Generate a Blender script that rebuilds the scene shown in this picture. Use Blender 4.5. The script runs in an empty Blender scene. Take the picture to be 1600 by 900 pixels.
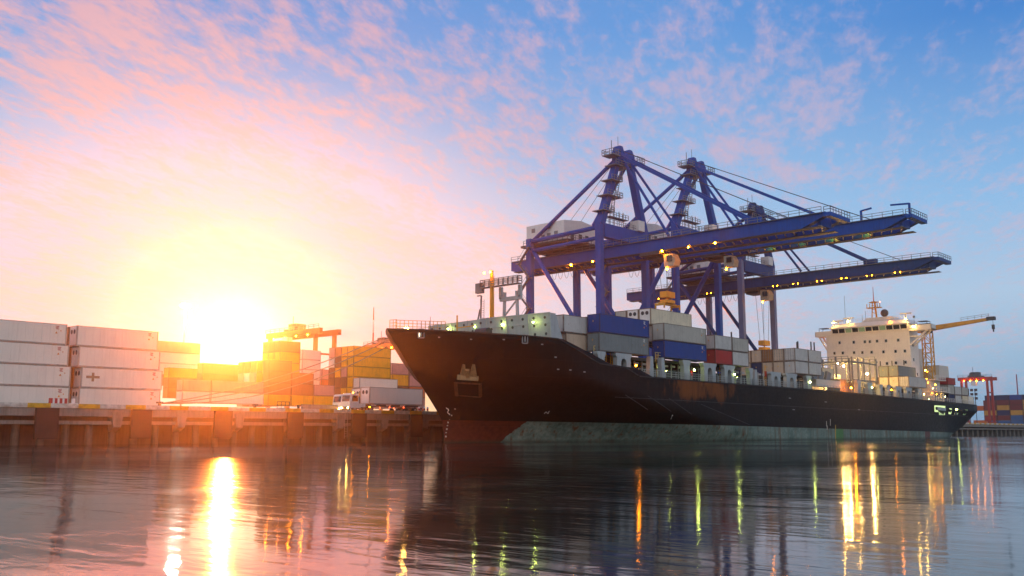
import bpy, math, random
from mathutils import Vector, Matrix
R = math.radians
random.seed(7)
scn = bpy.context.scene
COL = scn.collection

# ------------------------------------------------------------------ camera
F_PX, H_CAM = 1500.0, 1.6
PITCH = math.atan(225 / 1500.0)
PHI = R(42.7)                       # heading of the camera, measured from +X (the ship's axis, bow to stern)
cam_d = bpy.data.cameras.new('camera')
cam_d.sensor_width = 36.0
cam_d.lens = 36.0 * F_PX / 1600.0
cam_d.clip_start = 0.1
cam_d.clip_end = 8000
cam = bpy.data.objects.new('camera', cam_d)
COL.objects.link(cam)
cam.location = (0, 0, H_CAM)
cam.rotation_euler = (math.pi / 2 + PITCH, 0, PHI - math.pi / 2)
scn.camera = cam
FW = Vector((math.cos(PHI) * math.cos(PITCH), math.sin(PHI) * math.cos(PITCH), math.sin(PITCH)))
RT = Vector((math.sin(PHI), -math.cos(PHI), 0))
UP = RT.cross(FW)
C0 = Vector((0, 0, H_CAM))
def ray(x, y): return FW + RT * ((x - 800) / F_PX) + UP * ((450 - y) / F_PX)
def at_x(x, y, X): d = ray(x, y); return C0 + d * (X / d.x)
def at_y(x, y, Y): d = ray(x, y); return C0 + d * (Y / d.y)

# ------------------------------------------------------------------ sun, sky, exposure
SUN = ray(358, 524).normalized()
SUN_EL = math.asin(SUN.z)
sun_d = bpy.data.lights.new('sun', 'SUN')
sun_d.energy = 5.0
sun_d.angle = R(0.5)
sun_d.color = (1.0, 0.205, 0.03)
sun = bpy.data.objects.new('sun', sun_d)
COL.objects.link(sun)
sun.location = SUN * 400
sun.rotation_euler = SUN.to_track_quat('Z', 'Y').to_euler()

scn.view_settings.view_transform = 'Standard'
scn.view_settings.look = 'None'
scn.view_settings.exposure = 0.0
scn.view_settings.gamma = 1.0
scn.view_settings.use_curve_mapping = False
scn.cycles.use_denoising = True
scn.cycles.max_bounces = 6
scn.cycles.diffuse_bounces = 2
scn.cycles.glossy_bounces = 3
scn.cycles.transmission_bounces = 2
scn.cycles.volume_bounces = 0
scn.cycles.sample_clamp_indirect = 6.0
scn.cycles.caustics_reflective = False
scn.cycles.caustics_refractive = False

class NT:
    """small node-tree writer"""
    def __init__(s, tree): s.t = tree; s.n = tree.nodes; s.l = tree.links
    def node(s, typ, ins=None, **kw):
        n = s.n.new(typ)
        for k, v in kw.items(): setattr(n, k, v)
        for k, v in (ins or {}).items(): s.put(n.inputs[k], v)
        return n
    def put(s, sock, v):
        if isinstance(v, bpy.types.NodeSocket): s.l.new(v, sock)
        elif isinstance(v, bpy.types.Node): s.l.new(v.outputs[0], sock)
        else:
            if hasattr(sock.default_value, '__len__') and hasattr(v, '__len__') and len(v) == 3 and len(sock.default_value) == 4:
                v = tuple(v) + (1.0,)
            sock.default_value = v
    def m(s, op, a, b=0.0, c=None, clamp=False):
        n = s.node('ShaderNodeMath', operation=op, use_clamp=clamp)
        s.put(n.inputs[0], a); s.put(n.inputs[1], b)
        if c is not None: s.put(n.inputs[2], c)
        return n.outputs[0]
    def mix(s, f, a, b, blend='MIX'):
        n = s.node('ShaderNodeMix', data_type='RGBA', blend_type=blend)
        s.put(n.inputs[0], f); s.put(n.inputs[6], a); s.put(n.inputs[7], b)
        return n.outputs[2]
    def ramp(s, f, stops, interp='LINEAR'):
        n = s.node('ShaderNodeValToRGB'); cr = n.color_ramp; cr.interpolation = interp
        while len(cr.elements) < len(stops): cr.elements.new(0.5)
        for e, (p, c) in zip(cr.elements, stops):
            e.position = p
            e.color = tuple(c) + (1.0,) if hasattr(c, '__len__') else (c, c, c, 1.0)
        s.put(n.inputs[0], f)
        return n.outputs[0]
    def mr(s, v, a, b, c=0.0, d=1.0, smooth=False):
        n = s.node('ShaderNodeMapRange', interpolation_type='SMOOTHSTEP' if smooth else 'LINEAR')
        for i, q in enumerate((v, a, b, c, d)): s.put(n.inputs[i], q)
        return n.outputs[0]
    def noise(s, vec, scale, detail=4, rough=0.55, dist=0.0):
        n = s.node('ShaderNodeTexNoise', {'Vector': vec, 'Scale': scale, 'Detail': detail, 'Roughness': rough, 'Distortion': dist})
        return n.outputs[0]

w = bpy.data.worlds.new('World'); scn.world = w; w.use_nodes = True
k = NT(w.node_tree); k.n.clear()
out = k.node('ShaderNodeOutputWorld'); bg = k.node('ShaderNodeBackground'); k.l.new(bg.outputs[0], out.inputs[0])
tc = k.node('ShaderNodeTexCoord').outputs['Generated']
sep = k.node('ShaderNodeSeparateXYZ', {0: tc}); dx, dy, dz = sep.outputs
def vdot(v):
    n = k.node('ShaderNodeVectorMath', operation='DOT_PRODUCT'); k.put(n.inputs[0], tc); n.inputs[1].default_value = v
    return n.outputs['Value']
ang = k.m('ARCCOSINE', k.m('MINIMUM', k.m('MAXIMUM', vdot(tuple(ray(365, 536).normalized())), -1.0), 1.0))          # angle from the sun
zpos = k.m('MAXIMUM', dz, 0.0)
side = vdot(tuple(RT))                                                               # right of the harbour view
nish = k.node('ShaderNodeTexSky', sky_type='NISHITA', sun_disc=False, sun_elevation=SUN_EL,
              sun_rotation=math.atan2(SUN.x, SUN.y), altitude=0, air_density=1.2, dust_density=2.0, ozone_density=2.0)
# clear blue of the upper sky, paler towards the horizon
blue = k.ramp(zpos, [(0.0, (.26, .44, .58)), (.06, (.44, .58, .72)), (.14, (.44, .60, .80)), (.24, (.30, .52, .80)), (.40, (.11, .32, .71)), (.7, (.05, .18, .52)), (1.0, (.04, .13, .42))])
deep = k.mix(k.mr(side, .12, .50, 0, 1, True), blue, k.ramp(zpos, [(0.0, (.14, .34, .54)), (.05, (.26, .46, .66)), (.13, (.40, .58, .78)), (.22, (.26, .50, .80)), (.38, (.055, .23, .62)), (1.0, (.04, .13, .43))]))
# warm veil round the rising sun, wider along the horizon than upwards
ang2 = k.m('ADD', k.m('MULTIPLY', ang, k.mr(zpos, .06, .26, .70, 1.0)), k.m('MULTIPLY', k.m('MAXIMUM', k.m('SUBTRACT', zpos, .19), 0.0), .75))
ring = k.ramp(k.m('DIVIDE', ang2, 1.2), [(0.0, (1.0, .92, .62)), (.05, (.60, .38, .60)), (.12, (.62, .52, .70)), (.20, (.74, .66, .78)), (.29, (.72, .64, .74)), (.40, (.42, .46, .70)), (.60, (.30, .38, .64)), (1.0, (.34, .40, .60))])
wv = k.m('POWER', 2.718, k.m('MULTIPLY', k.m('POWER', k.m('DIVIDE', ang2, .36), 3.0), -1.0))
base = k.mix(wv, deep, ring)
low_band = k.m('MULTIPLY', k.mr(zpos, .13, .03, 0, .75, True), k.m('MULTIPLY', k.mr(ang, .55, .20, 0, 1, True), k.mr(ang, .06, .17, 0, 1, True)))
base = k.mix(low_band, base, (1.0, .70, .30))
# cloud layers on a flat ceiling
inv = k.m('DIVIDE', 1.0, k.m('ADD', zpos, .07))
px_ = k.m('MULTIPLY', dx, inv); py_ = k.m('MULTIPLY', dy, inv)
a_ = R(28); ca, sa = math.cos(a_), math.sin(a_)
u_ = k.m('ADD', k.m('MULTIPLY', px_, ca), k.m('MULTIPLY', py_, sa)); v_ = k.m('SUBTRACT', k.m('MULTIPLY', py_, ca), k.m('MULTIPLY', px_, sa))
cv = k.node('ShaderNodeCombineXYZ', {0: u_, 1: k.m('MULTIPLY', v_, 2.15), 2: 3.3}).outputs[0]
n_big = k.noise(cv, .9, 4, .55, .3)
n_mid = k.noise(cv, 3.9, 8, .60, .35)
n_fin = k.noise(cv, 14.0, 6, .62, .2)
cl = k.m('ADD', k.m('ADD', k.m('MULTIPLY', n_big, .30), k.m('MULTIPLY', n_mid, .38)), k.m('MULTIPLY', n_fin, .32))
left = k.mr(side, -.45, .45, .020, -.03)
cmask = k.m('MULTIPLY', k.mr(k.m('ADD', cl, left), .43, .61, 0, 1, True), k.mr(zpos, .0, .08, .3, 1.0))
ccol = k.ramp(k.m('DIVIDE', ang2, 1.2), [(0.0, (1.1, 1.0, .65)), (.06, (.62, .38, .54)), (.13, (.86, .58, .54)), (.20, (.90, .60, .56)), (.30, (.84, .48, .48)), (.42, (.72, .43, .50)), (.6, (.68, .46, .56)), (1.0, (.62, .48, .58))])
sky = k.mix(k.m('MULTIPLY', cmask, k.mr(side, -.35, .40, .95, .50)), base, ccol)
core = k.m('POWER', 2.718, k.m('MULTIPLY', k.m('POWER', k.m('DIVIDE', ang, .036), 2.0), -1.0))
sky = k.mix(core, sky, (2.2, 2.0, 1.3))
# the half of the sky behind the camera: unseen, brightened as fill for the sides facing the camera
back = k.mr(k.m('MULTIPLY', vdot((math.cos(PHI), math.sin(PHI), 0)), -1.0), -.35, .55, 0, 1, True)
sky = k.mix(back, sky, k.ramp(zpos, [(0.0, (.92, .84, .78)), (.35, (.80, .80, .84)), (1.0, (.36, .46, .66))]))
sky = k.mix(1.0, sky, k.mix(1.0, (.006, .006, .006), nish.outputs[0], 'MULTIPLY'), 'ADD')
sky = k.mix(k.mr(dz, -.02, .0), (.10, .11, .13), sky)
k.put(bg.inputs[0], sky); bg.inputs[1].default_value = 1.0

# ------------------------------------------------------------------ mesh writer
ORG = {}
class MB:
    def __init__(s): s.v = []; s.f = []
    def add(s, vs, fs):
        o = len(s.v); s.v += [tuple(p) for p in vs]; s.f += [tuple(i + o for i in f) for f in fs]; return s
    def box(s, x0, x1, y0, y1, z0, z1):
        return s.add([(x0, y0, z0), (x1, y0, z0), (x1, y1, z0), (x0, y1, z0), (x0, y0, z1), (x1, y0, z1), (x1, y1, z1), (x0, y1, z1)],
                     [(0, 3, 2, 1), (4, 5, 6, 7), (0, 1, 5, 4), (1, 2, 6, 5), (2, 3, 7, 6), (3, 0, 4, 7)])
    def hexa(s, lo, hi):            # two quads (4 points each), counter-clockwise seen from above
        return s.add(list(lo) + list(hi), [(0, 3, 2, 1), (4, 5, 6, 7), (0, 1, 5, 4), (1, 2, 6, 5), (2, 3, 7, 6), (3, 0, 4, 7)])
    def bar(s, p, q, a, b=None, up=(0, 0, 1), a2=None, b2=None):
        p, q = Vector(p), Vector(q); b = b or a; a2 = a2 or a; b2 = b2 or b
        d = (q - p).normalized(); u = Vector(up)
        if abs(d.dot(u)) > .98: u = Vector((1, 0, 0))
        r = d.cross(u).normalized(); t = r.cross(d)
        def ring(c, a, b): return [c - r * a / 2 - t * b / 2, c + r * a / 2 - t * b / 2, c + r * a / 2 + t * b / 2, c - r * a / 2 + t * b / 2]
        return s.add(ring(p, a, b) + ring(q, a2, b2), [(3, 2, 1, 0), (4, 5, 6, 7), (0, 1, 5, 4), (1, 2, 6, 5), (2, 3, 7, 6), (3, 0, 4, 7)])
    def tube(s, pts, r, n=6, r2=None, cap=True):
        pts = [Vector(p) for p in pts]; N = len(pts); vs = []
        for i, p in enumerate(pts):
            d = (pts[min(i + 1, N - 1)] - pts[max(i - 1, 0)]).normalized()
            u = Vector((0, 0, 1)) if abs(d.z) < .95 else Vector((1, 0, 0))
            a = d.cross(u).normalized(); b = a.cross(d)
            rr = r if r2 is None else r + (r2 - r) * i / (N - 1)
            vs += [p + (a * math.cos(2 * math.pi * j / n) + b * math.sin(2 * math.pi * j / n)) * rr for j in range(n)]
        fs = [(i * n + j, i * n + (j + 1) % n, (i + 1) * n + (j + 1) % n, (i + 1) * n + j) for i in range(N - 1) for j in range(n)]
        if cap: fs += [tuple(range(n))[::-1], tuple((N - 1) * n + j for j in range(n))]
        return s.add(vs, fs)
    def prism(s, poly, axis, a, b):
        """poly: 2-D outline in the two other axes (in x,y,z order), extruded along axis from a to b"""
        n = len(poly)
        def P(uv, t):
            if axis == 'x': return (t, uv[0], uv[1])
            if axis == 'y': return (uv[0], t, uv[1])
            return (uv[0], uv[1], t)
        return s.add([P(p, a) for p in poly] + [P(p, b) for p in poly],
                     [tuple(range(n))[::-1], tuple(range(n, 2 * n))] + [(i, (i + 1) % n, n + (i + 1) % n, n + i) for i in range(n)])
    def ball(s, c, r, n=8, m=5, sz=1.0):
        vs = []; fs = []
        for i in range(1, m):
            t = math.pi * i / m
            vs += [(c[0] + r * math.sin(t) * math.cos(2 * math.pi * j / n), c[1] + r * math.sin(t) * math.sin(2 * math.pi * j / n), c[2] + r * sz * math.cos(t)) for j in range(n)]
        vs += [(c[0], c[1], c[2] + r * sz), (c[0], c[1], c[2] - r * sz)]; T = len(vs) - 2
        for i in range(m - 2):
            fs += [(i * n + j, (i + 1) * n + j, (i + 1) * n + (j + 1) % n, i * n + (j + 1) % n) for j in range(n)]
        fs += [(T, j, (j + 1) % n) for j in range(n)] + [(T + 1, (m - 2) * n + (j + 1) % n, (m - 2) * n + j) for j in range(n)]
        return s.add(vs, fs)
    def rail(s, pts, h=1.1, step=1.6, r=.03, bars=3, closed=False):
        pts = [Vector(p) for p in pts]
        if closed: pts.append(pts[0])
        for a, b in zip(pts, pts[1:]):
            n = max(1, round((b - a).length / step))
            for i in range(n + 1):
                p = a.lerp(b, i / n); s.bar(p, p + Vector((0, 0, h)), 2 * r)
            for j in range(bars):
                z = Vector((0, 0, h * (j + 1) / bars)); s.bar(a + z, b + z, 2 * r)
        return s
    def ladder(s, p, q, w, side, step=.35, r=.03):
        p, q = Vector(p), Vector(q); o = Vector(side).normalized() * w / 2
        s.bar(p - o, q - o, 2 * r); s.bar(p + o, q + o, 2 * r)
        n = max(2, int((q - p).length / step))
        for i in range(1, n): c = p.lerp(q, i / n); s.bar(c - o, c + o, 1.6 * r)
        return s
    def mesh(s, name, mat, org=(0, 0, 0)):
        me = bpy.data.meshes.new(name); o = Vector(org)
        me.from_pydata([Vector(p) - o for p in s.v], [], s.f); me.validate()
        import bmesh
        bm = bmesh.new(); bm.from_mesh(me); bmesh.ops.recalc_face_normals(bm, faces=bm.faces); bm.to_mesh(me); bm.free()
        me.materials.append(mat); me.update()
        return me
    def build(s, name, mat, parent=None, smooth=False, **tags):
        org = ORG.get(parent.name, Vector()) if parent else Vector()
        me = s.mesh(name, mat, org)
        if smooth:
            for p in me.polygons: p.use_smooth = True
        o = bpy.data.objects.new(name, me); COL.objects.link(o)
        if parent: o.parent = parent; ORG[o.name] = org
        for kk, vv in tags.items(): o[kk] = vv
        return o
def tag(o, label, cat, group=None):
    o['label'] = label; o['category'] = cat
    if group: o['group'] = group
    return o
def thing(name, label, cat, loc, group=None):
    o = bpy.data.objects.new(name, None); COL.objects.link(o); o.location = loc; o.empty_display_size = .5
    ORG[o.name] = Vector(loc)
    return tag(o, label, cat, group)

# ------------------------------------------------------------------ materials
MATS = {}
def bsdf(name):
    m = bpy.data.materials.new(name); m.use_nodes = True
    k = NT(m.node_tree); b = k.n['Principled BSDF']
    return m, k, b
def paint(name, col, rough=.55, metal=0.0, var=.18, rust=0.0, scale=.6, streak=True, bump=0.0, spec=.5):
    """paint or steel: blotches, rain streaks and optional rust, different on every copy"""
    if name in MATS: return MATS[name]
    m, k, b = bsdf(name)
    co = k.node('ShaderNodeTexCoord').outputs['Object']
    rnd = k.node('ShaderNodeObjectInfo').outputs['Random']
    off = k.node('ShaderNodeVectorMath', operation='ADD', ins={0: co})
    k.put(off.inputs[1], k.node('ShaderNodeCombineXYZ', {0: k.m('MULTIPLY', rnd, 37.0), 1: k.m('MULTIPLY', rnd, 91.0), 2: 0.0}).outputs[0])
    p = off.outputs[0]
    n1 = k.noise(p, scale, 5, .6)
    st = k.node('ShaderNodeMapping', {'Vector': p, 'Scale': (2.2, 2.2, .16)}).outputs[0]
    n2 = k.noise(st, 1.6, 4, .65)
    f = k.m('ADD', k.m('MULTIPLY', n1, .5), k.m('MULTIPLY', n2, .5 if streak else .0))
    d = tuple(c * (1 - 2.2 * var) for c in col); l = tuple(min(1, c * (1 + .9 * var)) for c in col)
    c = k.ramp(f, [(.30, d), (.52, col), (.72, l)])
    if rust > 0:
        n3 = k.noise(p, 1.1, 8, .68, .4); rm = k.mr(k.m('ADD', n3, k.m('MULTIPLY', n2, .35)), .90 - .22 * rust, .98 - .18 * rust, 0, .85)
        c = k.mix(rm, c, k.ramp(n1, [(.3, (.07, .028, .012)), (.7, (.24, .09, .03))]))
    k.put(b.inputs['Base Color'], c)
    k.put(b.inputs['Roughness'], k.mr(n1, .3, .7, rough - .1, min(1, rough + .15)))
    b.inputs['Metallic'].default_value = metal; b.inputs['Specular IOR Level'].default_value = spec
    if bump:
        bn = k.node('ShaderNodeBump', {'Strength': .4, 'Distance': bump, 'Height': k.noise(p, 3.0, 6, .6)}); k.put(b.inputs['Normal'], bn)
    MATS[name] = m
    return m
def glow(name, col, strength):
    if name in MATS: return MATS[name]
    m, k, b = bsdf(name)
    b.inputs['Base Color'].default_value = (*col, 1); b.inputs['Emission Color'].default_value = (*col, 1); b.inputs['Emission Strength'].default_value = strength
    MATS[name] = m; return m
def glass(name, col, rough=.08):
    if name in MATS: return MATS[name]
    m, k, b = bsdf(name)
    b.inputs['Base Color'].default_value = (*col, 1); b.inputs['Roughness'].default_value = rough; b.inputs['Specular IOR Level'].default_value = .6
    MATS[name] = m; return m

AMBER = glow('amber_lamp', (1.0, .27, .006), 170)
SODIUM = glow('sodium_lamp', (1.0, .25, .003), 700)
LIME = glow('lime_lamp', (.85, 1.0, .20), 120)
WARM = glow('warm_lamp', (1.0, .55, .10), 260)
WHITE_L = glow('white_lamp', (1.0, .92, .72), 700)
FLOOD = glow('flood_lamp', (1.0, .55, .15), 2200)
RED_L = glow('red_lamp', (1.0, .10, .02), 25)
CRANE = paint('crane_blue_paint', (.004, .078, .40), .45, .0, .18, .14, .35, spec=.18)
CRANE_D = paint('crane_weathered_blue', (.015, .055, .22), .5, .0, .2, .25, .4, spec=.18)
CRANE_G = paint('crane_grey_blue', (.13, .16, .33), .5, .0, .2, .25, .4)
STEEL_D = paint('dark_steel', (.055, .058, .065), .55, .2, .25, .3)
STEEL_G = paint('grey_steel', (.20, .22, .23), .5, .2, .2, .2)
GALV = paint('galvanised_steel', (.34, .35, .36), .45, .4, .15)
SHIPGREY = paint('ship_grey_paint', (.42, .47, .48), .5, 0, .12, .25, .5)
SHIPWHITE = paint('ship_white_paint', (.86, .82, .74), .5, 0, .06, .05, .4)
SHIPCREAM = paint('ship_cream_paint', (.70, .66, .56), .55, 0, .1, .3, .4)
SHIPDARK = paint('ship_dark_green_grey', (.055, .07, .068), .6, 0, .25, .3)
YELLOWP = paint('yellow_steel_paint', (.72, .36, .03), .5, 0, .15, .15)
ORANGEP = paint('orange_steel_paint', (.70, .16, .03), .5, 0, .15, .1)
REDP = paint('red_paint', (.55, .035, .025), .5, 0, .15, .1)
WHITEP = paint('white_paint', (.80, .79, .76), .5, 0, .08, .05)
RUBBER = paint('black_rubber', (.018, .018, .019), .75, 0, .2)
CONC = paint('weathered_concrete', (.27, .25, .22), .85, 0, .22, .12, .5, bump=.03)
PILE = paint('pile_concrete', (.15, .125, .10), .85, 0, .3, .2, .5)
CONCD = paint('dark_concrete', (.085, .075, .065), .8, 0, .3, .3, .5, bump=.03)  # darkest concrete tone, used on the wall behind the piles
GLASSD = glass('dark_glass', (.012, .018, .02))
RUSTY = paint('rusty_steel', (.16, .07, .03), .8, 0, .4, .9, 1.2)
ROPE = paint('pale_rope', (.42, .34, .24), .9, 0, .15)

def lamp(parent, p, r=.14, mat=None, hood=True, name='lamp'):
    o = MB().ball(p, r).build(name, mat or WARM, parent)
    return o

# ------------------------------------------------------------------ water and quay
def water_mat():
    m, k, b = bsdf('harbour_water')
    co = k.node('ShaderNodeTexCoord').outputs['Object']
    mp = k.node('ShaderNodeMapping', {'Vector': co, 'Rotation': (0, 0, -PHI), 'Scale': (1.0, .36, 1)}).outputs[0]
    n1 = k.noise(mp, .62, 2, .5, .8); n2 = k.noise(mp, 1.9, 3, .5, .8); n3 = k.noise(mp, 6.0, 3, .5, .5)
    patch = k.noise(co, .035, 3, .55, .8)
    pm = k.mr(patch, .38, .62, .35, 1.15)
    h = k.m('ADD', k.m('MULTIPLY', n1, 1.0), k.m('ADD', k.m('MULTIPLY', n2, .50), k.m('MULTIPLY', n3, .10)))
    bn = k.node('ShaderNodeBump', {'Strength': 1.0, 'Distance': .030, 'Height': k.m('MULTIPLY', h, pm)})
    k.put(b.inputs['Normal'], bn)
    b.inputs['Base Color'].default_value = (.006, .022, .018, 1)
    k.put(b.inputs['Roughness'], k.mr(patch, .35, .65, .06, .13))
    b.inputs['IOR'].default_value = 1.26
    return m
EXT, YXT = 660, 340
MB().add([(-180, -180, 0), (EXT, -180, 0), (EXT, 124.5, 0), (-180, 124.5, 0)], [(0, 1, 2, 3)]).build('water', water_mat(), kind='structure')
def apron_mat():
    m, k, b = bsdf('quay_apron_concrete')
    co = k.node('ShaderNodeTexCoord').outputs['Object']
    n = k.noise(co, .3, 6, .6); n2 = k.noise(co, 2.5, 5, .6)
    k.put(b.inputs['Base Color'], k.ramp(k.m('ADD', k.m('MULTIPLY', n, .6), k.m('MULTIPLY', n2, .4)), [(.3, (.12, .11, .10)), (.6, (.24, .22, .20))]))
    b.inputs['Roughness'].default_value = .85
    return m
QY, DZ = 122.0, 4.85
g = MB().box(-180, EXT, 122.6, YXT, 3.9, DZ)
g.build('quay_deck', apron_mat(), kind='structure')
def kerb_mat():
    m, k, b = bsdf('painted_kerb')
    co = k.node('ShaderNodeTexCoord').outputs['Object']
    x = k.node('ShaderNodeSeparateXYZ', {0: co}).outputs[0]
    fr = k.m('FRACT', k.m('DIVIDE', x, 6.1)); f = k.m('GREATER_THAN', fr, .55)
    n = k.noise(co, 1.4, 6, .6)
    wh = k.ramp(n, [(.3, (.38, .34, .29)), (.6, (.72, .68, .60))]); ye = k.ramp(n, [(.3, (.42, .24, .03)), (.6, (.78, .44, .03))])
    k.put(b.inputs['Base Color'], k.mix(f, wh, ye)); b.inputs['Roughness'].default_value = .8
    return m
MB().box(-60, 650, QY, 122.6, 4.55, DZ + .24).build('quay_kerb', kerb_mat(), kind='structure')
qw = thing('quay_wall', 'weathered concrete quay face on round piles under the yard edge', 'quay wall', (110, 124, 0))
b = MB().box(-60, 650, QY + .15, 123.6, 3.55, 4.54)                          # edge beam
b.build('edge_beam', CONC, qw)
b = MB().box(-60, 650, QY + .5, 123.9, 2.55, 3.0); b.build('lower_beam', CONC, qw)
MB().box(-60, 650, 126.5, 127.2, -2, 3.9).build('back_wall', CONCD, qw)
b = MB()
x = 30.0; i = 0
fend_x = [36.1 + 11.9 * j for j in range(42)]
px = 30.6
while px < 330:
    if px < 140:
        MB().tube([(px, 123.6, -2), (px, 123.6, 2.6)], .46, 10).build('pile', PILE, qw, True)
        if i % 3 == 0: MB().hexa([(px - .5, QY + .1, 2.2), (px + .5, QY + .1, 2.2), (px + .5, 123.5, 1.6), (px - .5, 123.5, 1.6)], [(px - .8, QY + .05, 4.2), (px + .8, QY + .05, 4.2), (px + .8, 123.5, 4.2), (px - .8, 123.5, 4.2)]).build('bracket', CONC, qw)
    else:
        b.tube([(px, 123.6, -2), (px, 123.6, 2.6)], .46, 6)
    px += 2.97; i += 1
x = 330
while x < 600:
    b.tube([(x, 123.6, -2), (x, 123.6, 2.6)], .46, 6); x += 6
b.build('far_piles', CONC, qw, kind='stuff')
FEND = ['leftmost dark fender panel on the quay face below the nearest white container stack', 'dark fender panel on the quay face below the white stack with the cross',
        'dark fender panel below the low pink container', 'dark fender panel below the brown container stacks',
        'dark fender panel left of the quay ladder', 'dark fender panel below the white lorry next to the bow']
for j, fx in enumerate(fend_x[1:8]):
    if j > 5: break
    t = thing('dock_fender', FEND[j], 'fender', (fx, QY, .6), 'fender panels along the quay face')
    MB().box(fx - 1.35, fx + 1.35, QY - 1.3, QY - .85, .75, 4.5).build('face_panel', RUBBER, t)
    for zz in (1.6, 3.6): MB().tube([(fx, QY - .85, zz), (fx, QY + .6, zz)], .5, 10).build('rubber_buffer', RUBBER, t)
lx = at_y(541, 650, QY - .2).x
tag(MB().ladder((lx, QY - .2, .6), (lx, QY - .2, 5.0), .55, (1, 0, 0)).build('quay_ladder', GALV), 'steel ladder hanging down the quay face below the white lorry', 'ladder')

# ------------------------------------------------------------------ containers
PAL = dict(white=(.85, .80, .70), yellow=(.90, .46, .012), brown=(.30, .13, .04), pink=(.58, .30, .26), grey=(.20, .24, .25), stone=(.46, .46, .42),
           blue=(.008, .055, .30), red=(.42, .03, .028), navy=(.012, .022, .10), cream=(.74, .65, .46), ochre=(.55, .30, .05), maroon=(.17, .022, .022),
           orange=(.62, .17, .04), steelblue=(.02, .12, .32), beige=(.56, .45, .34), silver=(.55, .56, .55), teal=(.08, .34, .38))
def cmat(c, fr=False):
    r = .35 if c in ('stone', 'beige', 'silver', 'grey', 'cream') else .18
    col = PAL[c]
    if c == 'white' and not fr: return paint('container_paint_white', col, .5, 0, .05, .04, .4)
    if fr:
        rb = .55 if c in ('stone', 'beige', 'silver', 'cream') else .25
        return paint('container_frame_' + c, tuple(q * .62 * (1 - rb) + t * rb for q, t in zip(col, (.16, .09, .05))), .6, 0, .25, r + .45, .8)
    return paint('container_paint_' + c, col, .5, 0, .14, r, .5)
CM = {}
def corr(mb, p, d, nrm, L, z0, z1, pitch=.28, dep=.045):
    """one corrugated sheet from p along d, standing from z0 to z1"""
    p, d, nrm = Vector(p), Vector(d), Vector(nrm); n = max(3, round(L / pitch)); st = L / n; pr = []
    for i in range(n):
        for a, o in ((0, 0), (.28, 0), (.5, -1), (.78, -1)): pr.append((st * (i + a), o * dep))
    pr.append((L, 0)); vs = []
    for a, o in pr:
        q = p + d * a + nrm * o; vs += [(q.x, q.y, z0), (q.x, q.y, z1)]
    mb.add(vs, [(2 * i, 2 * i + 2, 2 * i + 3, 2 * i + 1) for i in range(len(pr) - 1)])
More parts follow.
